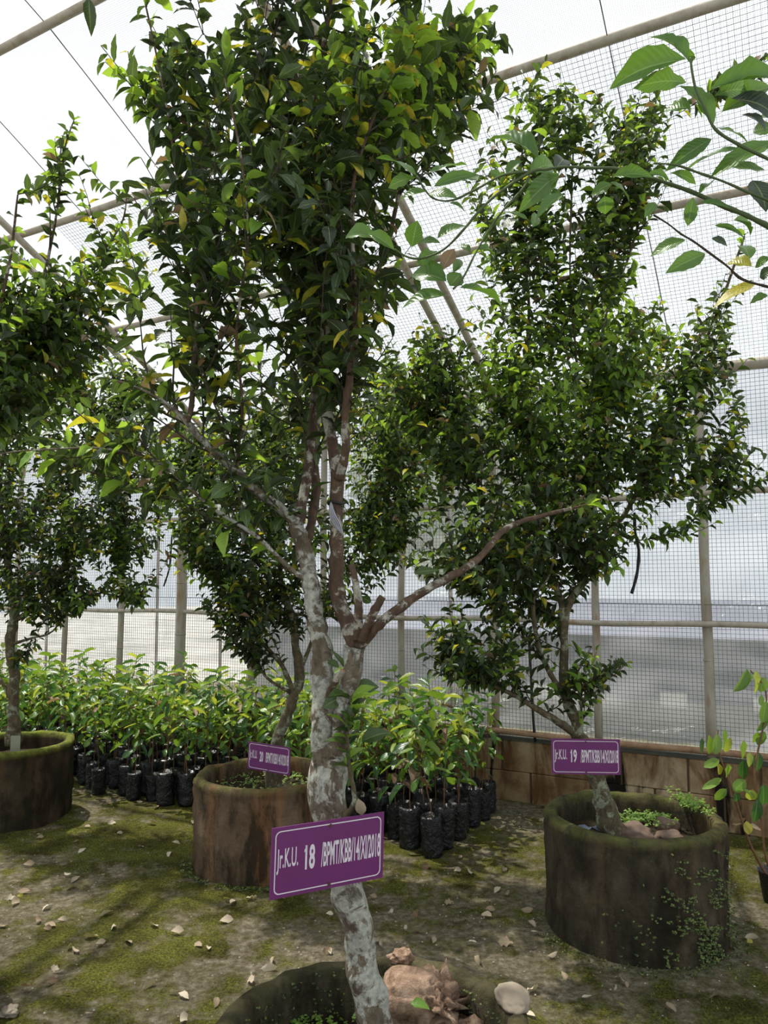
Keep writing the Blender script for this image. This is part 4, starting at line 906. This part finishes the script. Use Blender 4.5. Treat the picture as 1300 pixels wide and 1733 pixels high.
for q in cropped([(380, 130, 320, 290, 55), (440, 140, 450, 300, 65, 1), (500, 190, 470, 290, 60), (510, 350, 490, 500, 75), (480, 310, 475, 380, 32), (75, 600, 70, 710, 26, 2), (120, 580, 125, 715, 38), (175, 575, 170, 715, 58), (230, 540, 220, 690, 50),
                  (270, 600, 230, 700, 42, 1), (190, 750, 88, 800, 52), (195, 780, 195, 850, 48, 4), (250, 780, 250, 880, 62), (205, 878, 78, 950, 42), (240, 950, 160, 1025, 50), (355, 618, 355, 752, 55), (355, 750, 350, 890, 52, 2), (460, 700, 450, 830, 58, 2),
                  (400, 700, 395, 800, 50, 1), (370, 890, 288, 965, 70), (300, 975, 320, 1040, 50, 2), (440, 1010, 345, 940, 24), (452, 1020, 440, 1180, 62, 2), (490, 920, 505, 1070, 85, 2), (420, 955, 400, 1030, 65, 1), (378, 1170, 392, 1260, 48, 4),
                  (450, 560, 430, 645, 50), (505, 560, 450, 650, 52), (370, 1150, 280, 1190, 28, 3), (400, 1190, 480, 1230, 30, 3), (500, 430, 470, 560, 40)], 1170, 1100, 4.03):
    add_px_leaf(LV, *q[:5], Ys + random.uniform(-.03, .03), q[5] if len(q) > 5 else 0, o.location, 0.5, random.uniform(-.03, .03))
for r in LV.r: LV.single(r, o)

# ---------------------------------------------------------------- stones, stump, weeds, litter
import bmesh
def rock(name, loc, size, m, seed, label, cat, rough=0.35, rot=0, grp=None):
    bm = bmesh.new(); bmesh.ops.create_icosphere(bm, subdivisions=4, radius=1)
    for v in bm.verts:
        d = v.co.copy(); r = 1 + rough * noise.fractal(d * 1.3 + Vector((seed, 0, 0)), 0.8, 2, 5); v.co = Vector((d.x * size[0], d.y * size[1], d.z * size[2])) * r
    me = bpy.data.meshes.new(name); bm.to_mesh(me); bm.free(); me.materials.append(m); me.polygons.foreach_set('use_smooth', [True] * len(me.polygons))
    o = put(name, me, None, loc); o.rotation_euler = (0, 0, rot); tag(o, label, cat, grp); return o
STUMP, nt, out = mat('rotting_wood'); f = noise_fac(nt, 16, 6, 0.7, stretch=(1, 1, 1), dist=1); c = ramp(nt, f, [(0.3, (0.10, 0.06, 0.04)), (0.5, (0.33, 0.22, 0.15)), (0.7, (0.50, 0.37, 0.27))]); principled(nt, out, c, 0.95, 0.1, bump(nt, noise_fac(nt, 50, 6, 0.7), 1.0, 0.012))
STONE = simple('brown_stone', (0.17, 0.12, 0.09), 0.9, 0.15, 0.5, 14, 0.8)
PALE = simple('pale_stone', (0.25, 0.21, 0.16), 0.95, 0.1, 0.4, 20, 0.8)
# the cut log in the front planter: trunk-like lump with ragged end
a = P(672, 1700, 1.98); q = P(765, 1712, 2.02); base = Vector((a.x, a.y, 0.24))
o = empty('log_stump', (0.095, 2.19, 0.285)); tag(o, 'rotting brown wood stump with ragged end inside the front planter', 'stump')
b = MB(); n = 26; cols = 72
ax0 = Vector((-0.10, 0.0, 0.085)); ax1 = Vector((0.105, 0.01, 0.05))
pts = [ax0.lerp(ax1, i / 36) for i in range(37)]
rs = [0.052, 0.072, 0.078, 0.080, 0.081, 0.082, 0.083, 0.084, 0.084, 0.082, 0.076, 0.062, 0.035]
t1 = (ax1 - ax0).normalized(); X = Vector((0, 1, 0)); Z = t1.cross(X)
rs = list(np.interp(np.arange(37) / 3, np.arange(13), rs))
for i, (p_, r_) in enumerate(zip(pts, rs)):
    i = i / 3
    for k in range(cols):
        a_ = 6.2832 * k / cols; o_ = X * math.cos(a_) + Z * math.sin(a_); ragged = max(0, (i - 5) / 7)
        v = p_ + o_ * r_ * (1 + 0.16 * noise.noise(o_ * 2.6 + Vector((i * .10, 0, 0))) + 0.06 * noise.noise(o_ * 9 + Vector((i * .15, 0, 0))) + ragged * 0.75 * noise.fractal((p_ + o_ * r_) * 34, 0.6, 2, 5)) + t1 * ragged * 0.06 * noise.noise(o_ * 5 + Vector((9, i * .3, 0)))
        b.v.append(tuple(v))
for i in range(36):
    for k in range(cols): b.f.append([i * cols + k, i * cols + (k + 1) % cols, (i + 1) * cols + (k + 1) % cols, (i + 1) * cols + k]); b.m.append(0)
b.f.append([k for k in reversed(range(cols))]); b.m.append(0); b.f.append([36 * cols + k for k in range(cols)]); b.m.append(0)
put('log', b.mesh('log', STUMP, True), o)
rock('wood_chunk', Vector((0.235, 2.12, 0.29)), (0.06, 0.045, 0.045), STUMP, 4, 'smaller brown wood chunk beside the ragged end of the stump', 'wood', 0.5)
qq = P(728, 1696, 1.885)
LV = Leaves(V_CIT, 'cit', [L_BRIGHT, L_FORE]); LV.add((0, 0, 0), Vector((0.9, -0.25, -0.1)), Vector((0, -0.6, 1)), 0.052, 0.034, 1)
me = leaf_mesh(V_CIT, 1, L_BRIGHT, 'cit').copy(); me.transform(LV.r[0][1]); lf = put('fallen_leaf', me, None, P(695, 1698, 2.085)); tag(lf, 'single fresh green leaf lying against the brown stump', 'leaf')
qq = P(735, 1632, 2.34)
rock('wood_chunk', Vector((P(678, 1624, 2.33).x, 2.33, 0.405)), (0.032, 0.022, 0.018), STUMP, 8, 'small brown lump on the back rim of the front planter', 'wood', 0.5)
rock('stone', Vector((P(868, 1712, 2.1).x, 2.10, 0.410)), (0.045, 0.07, 0.022), PALE, 12, 'pale stone on the right rim of the front planter', 'stone', 0.15)
for (x, y, sz, sd, lab) in ((1072, 1410, (0.085, 0.07, 0.06), 3, 'pointed brown stone at the foot of the right planter tree'), (1135, 1414, (0.062, 0.055, 0.035), 7, 'cracked brown stone near the front right rim of the weedy planter'), (1127, 1392, (0.06, 0.05, 0.035), 9, 'brown stone behind the cracked one in the weedy planter')):
    g = G(x, y, 0.40); rock('stone', (g.x, g.y, 0.385), sz, STONE, sd, lab, 'stone', 0.22)
g = G(15, 1712, 0.02); rock('stone', (g.x, g.y, 0.02), (0.03, 0.028, 0.018), PALE, 15, 'pale stone on the ground at the lower left corner', 'stone', 0.4)
g = G(612, 1395, 0.02)

def weeds(name, label, area, n, size, mats, seed):
    random.seed(seed); LV = Leaves(V_WEED, 'weed', mats)
    for _ in range(n):
        p = area()
        if p is None: continue
        p, nr = p
        for k in range(random.randint(3, 5)):
            a = random.uniform(0, 6.28); tg = Vector((math.cos(a), math.sin(a), random.uniform(0, 0.5))); tg = tg - nr * tg.dot(nr) * 0.6
            L = size * random.uniform(0.6, 1.3); LV.add(p + nr * random.uniform(0.0, size * 1.3), tg, nr + Vector((random.uniform(-.4, .4),) * 3), L, L * 0.75, random.randrange(len(mats)))
    o = LV.joined(LV.r, name, None); tag(o, label, 'weeds'); return o
def disc(cx, cy, z, r0, r1, a0=0, a1=6.2832):
    def f():
        a = random.uniform(a0, a1); r = math.sqrt(random.uniform(r0 * r0, r1 * r1)); return Vector((cx + r * math.cos(a), cy + r * math.sin(a), z)), Vector((0, 0, 1))
    return f
def clump(cx, cy, z, sx, sy):
    def f(): return Vector((random.gauss(cx, sx), random.gauss(cy, sy), z)), Vector((0, 0, 1))
    return f
weeds('weeds', 'bright green low weeds on the soil of the front planter', clump(-0.17, 2.14, 0.265, 0.09, 0.055), 330, 0.013, [L_WEED, L_BRIGHT], 3)
weeds('weeds', 'dark green moss weeds lining the inside of the front planter', lambda: (lambda a: (Vector((-0.03 + 0.333 * math.cos(a), 1.98 + 0.333 * math.sin(a), random.uniform(0.25, 0.39))), Vector((-math.cos(a), -math.sin(a), 0.2))))(random.uniform(0, 6.28)), 420, 0.006, [L_WEEDD, L_DARK], 4)
g = G(1095, 1395, 0.38); weeds('weeds', 'pale green weeds between the stones of the right planter', clump(g.x, g.y + 0.02, 0.395, 0.07, 0.05), 150, 0.015, [L_WEED], 5)
g = G(1160, 1385, 0.48); weeds('weeds', 'yellow-green moss clump on the right rim of the right planter', clump(1.40, 3.58, 0.49, 0.03, 0.08), 130, 0.012, [L_BRIGHT, L_WEED], 6)
weeds('weeds', 'low weeds covering the soil of the middle planter', disc(-0.64, 4.24, 0.385, 0.05, 0.31), 240, 0.014, [L_WEEDD, L_WEED], 7)
def side19():
    a = random.gauss(-1.12, 0.36); z = abs(random.gauss(0.0, 0.17)) if random.random() < 0.8 else random.uniform(0.1, 0.42)
    if z > 0.44: return None
    if noise.noise(Vector((a * 4, z * 14, 2))) < -0.05: return None
    return Vector((1.10 + 0.392 * math.cos(a), 3.46 + 0.392 * math.sin(a), z)), Vector((math.cos(a), math.sin(a), 0.2))
weeds('creeping_weed', 'creeping small-leaved weed climbing the front of the right planter', side19, 900, 0.008, [L_WEEDD, L_WEEDD, L_DARK], 8)
weeds('weeds', 'small weeds growing round the foot of the right planter', disc(1.10, 3.46, 0.008, 0.39, 0.46, -2.9, 0.4), 420, 0.006, [L_WEEDD, L_DARK], 9)
weeds('weeds', 'small dark weeds round the foot of the middle planter', disc(-0.64, 4.24, 0.008, 0.39, 0.45, -3.1, 0.2), 200, 0.010, [L_WEEDD, L_DARK], 10)
# grit and moss tufts over the floor
random.seed(31); b = MB()
for _ in range(2600):
    x = random.uniform(-2.6, 2.4); y = random.uniform(1.9, 5.2); s = random.uniform(0.0015, 0.005)
    if 5.142 - Vector((x, y, 0)).dot(WN) < 0.2: continue
    if moss_mask(x, y) > 0.62 and random.random() < 0.8: continue
    z = ground_z(x, y) + 0.004; c0 = len(b.v)
    for dx, dy, dz in ((-1, -.6, 0), (1, -.7, 0), (0.1, 1, 0), (0, 0, .9)): b.v.append((x + dx * s, y + dy * s, z + dz * s))
    b.f += [[c0, c0 + 1, c0 + 3], [c0 + 1, c0 + 2, c0 + 3], [c0 + 2, c0, c0 + 3]]; b.m += [0] * 3
o = put('gravel_grit', b.mesh('gravel_grit', simple('grit', (0.42, 0.37, 0.30), 0.9, 0.1, 0.5, 60))); tag(o, 'fine pale grit scattered on the mossy floor', 'grit', kind='stuff')
MOSS = leaf_mat('moss_blades', (0.09, 0.11, 0.015), (0.22, 0.26, 0.03), 0.2, 0.8)
b = MB()
for _ in range(26000):
    x = random.uniform(-2.8, 2.5); y = random.uniform(1.8, 5.6)
    if 5.142 - Vector((x, y, 0)).dot(WN) < 0.2: continue
    if moss_mask(x, y) < 0.5 + random.uniform(-.1, .25): continue
    z = ground_z(x, y) + 0.003; c0 = len(b.v); a = random.uniform(0, 6.28); s = random.uniform(0.003, 0.009); dx, dy = math.cos(a) * s * 0.5, math.sin(a) * s * 0.5
    b.v += [(x - dx, y - dy, z), (x + dx, y + dy, z), (x + random.uniform(-s, s) * .7, y + random.uniform(-s, s) * .7, z + s * 1.1)]; b.f.append([c0, c0 + 1, c0 + 2]); b.m.append(0)
me = b.mesh('moss_tufts', MOSS); me.uv_layers.new(name='UVMap'); o = put('moss_tufts', me); tag(o, 'short green moss tufts growing on the floor', 'moss', kind='stuff')

# fallen leaves
random.seed(41)
GRP = 'dry fallen leaves scattered on the mossy floor'
def fallen(x, y, L, m, ang, label=None, grp=GRP):
    g = G(x, y, 0.012); vi = random.randrange(6); me = leaf_mesh(V_LIT, vi, m, 'lit')
    o = put('fallen_leaf', me); d = Vector((math.cos(ang), math.sin(ang), 0.02)); nr = Vector((random.uniform(-.25, .25), random.uniform(-.25, .25), 1)) if random.random() < .8 else Vector((random.uniform(-1, 1), random.uniform(-1, 1), -.6))
    o.matrix_world = Matrix.Translation(Vector((g.x, g.y, ground_z(g.x, g.y) + 0.016))) @ frame(d, nr, L, L * random.uniform(0.35, 0.5))
    if label is None:
        kind = 'pale dry leaf' if m is L_DRY else 'brown dry leaf'
        row = 'near the planters and bed' if y < 1460 else ('halfway to the planters' if y < 1580 else 'in the foreground')
        col_ = 'at the left' if x < 330 else ('in the centre' if x < 660 else ('left of the right planter' if x < 920 else 'around the right planter'))
        label = '%s on the floor, %s, %s' % (kind, row, col_); grp = '%ss %s %s' % (kind, row, col_)
    else: grp = None
    tag(o, label, 'leaf', grp)
known = [(110, 1480), (60, 1410), (40, 1468), (145, 1437), (150, 1375), (195, 1395), (250, 1395), (270, 1365), (240, 1358), (290, 1425), (285, 1440), (100, 1555), (95, 1565), (190, 1543), (165, 1583), (130, 1610), (22, 1533), (28, 1520), (195, 1565),
         (290, 1580), (270, 1572), (225, 1598), (342, 1602), (415, 1522), (560, 1500), (440, 1640), (55, 1672), (240, 1676), (300, 1683), (370, 1690), (305, 1730), (480, 1524), (620, 1497), (660, 1548), (700, 1540), (720, 1562), (770, 1475), (795, 1480),
         (735, 1590), (640, 1600), (770, 1525), (820, 1538), (830, 1555), (860, 1470), (870, 1395), (880, 1540), (895, 1560), (900, 1578), (870, 1600), (930, 1620), (960, 1660), (895, 1680), (985, 1690), (1230, 1465), (1220, 1440), (1210, 1437), (730, 1468), (780, 1450),
         (460, 1620), (330, 1390), (10, 1655), (600, 1535), (690, 1600), (750, 1640), (800, 1620), (1255, 1390), (1240, 1560), (1260, 1590), (850, 1500), (805, 1600), (1225, 1680)]
for (x, y) in known: fallen(x + random.uniform(-3, 3), y, random.uniform(0.04, 0.068), random.choices([L_DRY, L_BROWN], weights=(75, 25))[0], random.uniform(0, 6.28))
for _ in range(60):
    x = random.uniform(5, 1290); y = random.uniform(1385, 1725); g = G(x, y)
    if any((g.x - c_[0]) ** 2 + (g.y - c_[1]) ** 2 < 0.42 ** 2 for c_, h_, R_ in POTC): continue
    if 5.14 - g.dot(WN) < 1.3 and x < 870: continue
    fallen(x, y, random.uniform(0.03, 0.065), random.choices([L_DRY, L_BROWN], weights=(60, 40))[0], random.uniform(0, 6.28))
fallen(1043, 1697, 0.05, L_YELLOW, -0.9, 'pale yellow leaf on the floor in front of the right planter')
fallen(28, 1519, 0.03, L_YELLOW, 0.4, 'small orange-yellow leaf on the floor near the left edge')
fallen(378, 1524, 0.035, L_YELLOW, -0.3, 'yellow leaf on the floor in front of the middle planter')
fallen(1265, 1600, 0.035, L_YELLOW, 0.5, 'pale yellow leaf on the floor right of the right planter')

# ---------------------------------------------------------------- hanging strips, ties, tag, drip pipe
BLACKP = simple('black_plastic_strip', (0.015, 0.015, 0.016), 0.5, 0.3, 0.2, 30)
def strip(name, pts, Y, w, label, cat, m=BLACKP):
    q = [P(x, y, Y) for x, y in pts]; o = empty(name, q[0]); tag(o, label, cat)
    return o, q
def ribbon(pts, w, m, name, label, cat):
    q = smooth_path([tuple(p) for p in pts], 3); b = MB(); base = Vector(q[0])
    b.tube([Vector(p) - base for p in q], [w * (0.8 + 0.4 * abs(math.sin(i))) for i in range(len(q))], 5)
    o = put(name, b.mesh(name, m, True), None, base); tag(o, label, cat); return o
ribbon([P(x, y, 3.5) for x, y in ((1074, 868), (1075, 900), (1081, 930), (1080, 960), (1075, 985), (1069, 1005))], 0.007, BLACKP, 'hanging_strip', 'black torn strip hanging below the right tree crown', 'strip')
ribbon([P(x, y, 4.9) for x, y in ((291, 905), (289, 940), (286, 965), (277, 993))], 0.005, BLACKP, 'hanging_strip', 'thin dark strip hanging in front of the left wall panels', 'strip')
ribbon([wall_pt(0, 0, 0) * 0 + P(x, y, 5.22) for x, y in ((895, 1085), (899, 1150), (902, 1210), (906, 1256))], 0.009, BLACKP, 'hose', 'thin black hose hanging down the mesh left of the right planter', 'hose')
TIE = simple('grey_plastic_tie', (0.30, 0.30, 0.33), 0.5, 0.4, 0.3, 40)
b = MB(); cpt = P(569, 852, Y0 + .01)
ring = [Vector((0.021 * math.cos(a), 0.021 * math.sin(a), 0.003 * math.sin(2 * a))) for a in [6.2832 * k / 16 for k in range(17)]]
o = empty('plastic_tie', cpt); tag(o, 'grey plastic tie knotted round the upper stem of the nearest tree', 'tie')
b.tube(ring, [0.0035] * 17, 5); put('band', b.mesh('band', BLACKP, True), o)
b = MB()
for k in range(4):
    q = smooth_path([(-0.012, -0.02, 0), (-0.014 + .004 * k, -0.028, -0.03), (-0.004 + .005 * k, -0.03, -0.055), (0.012 + .003 * k, -0.028, -0.075 - .004 * k)], 3); b.tube([Vector(p) for p in q], [0.0022] * len(q), 4)
put('tail', b.mesh('tail', TIE, True), o)
# tag stuck in the left planter
b = MB(); a = G(50, 1262, 0.40); b.box(Vector((0, 0, 0.075)), Vector((0.03, 0.0, 0)), Vector((0, 0.003, 0)), Vector((0.0, 0, 0.085)))
o = put('plant_tag', b.mesh('plant_tag', simple('grey_green_tag', (0.26, 0.27, 0.19), 0.8, 0.2, 0.2, 20)), None, (P(48, 1262, 5.1).x, 4.92, 0.365)); tag(o, 'grey-green upright slat beside the trunk in the left planter', 'tag')
# blue torn sheet in the right planter
g = G(1000, 1408, 0.40)
b = MB(); nn = 8
for i in range(nn + 1):
    for j in range(4): b.v.append((-0.09 + 0.18 * i / nn, -0.025 + 0.017 * j, 0.012 * math.sin(i * 1.9 + j) + 0.01))
for i in range(nn):
    for j in range(3): b.f.append([i * 4 + j, (i + 1) * 4 + j, (i + 1) * 4 + j + 1, i * 4 + j + 1]); b.m.append(0)
o = put('plastic_scrap', b.mesh('plastic_scrap', simple('blue_grey_plastic', (0.10, 0.13, 0.19), 0.4, 0.4, 0.3, 20), True), None, (g.x, g.y, 0.405)); tag(o, 'crumpled blue-grey plastic scrap on the soil of the right planter', 'plastic')
# crumpled dry leaf in the fork beside the big sign
me = leaf_mesh(V_CIT, 2, L_DRY, 'cit').copy(); me.transform(frame(Vector((0.25, 0.1, -1)), Vector((0.2, -1, 0.1)), 0.045, 0.026)); o = put('fallen_leaf', me, None, P(606, 1352, Y0 - .055)); tag(o, 'pale dry leaf caught on the stub above the large sign', 'leaf')
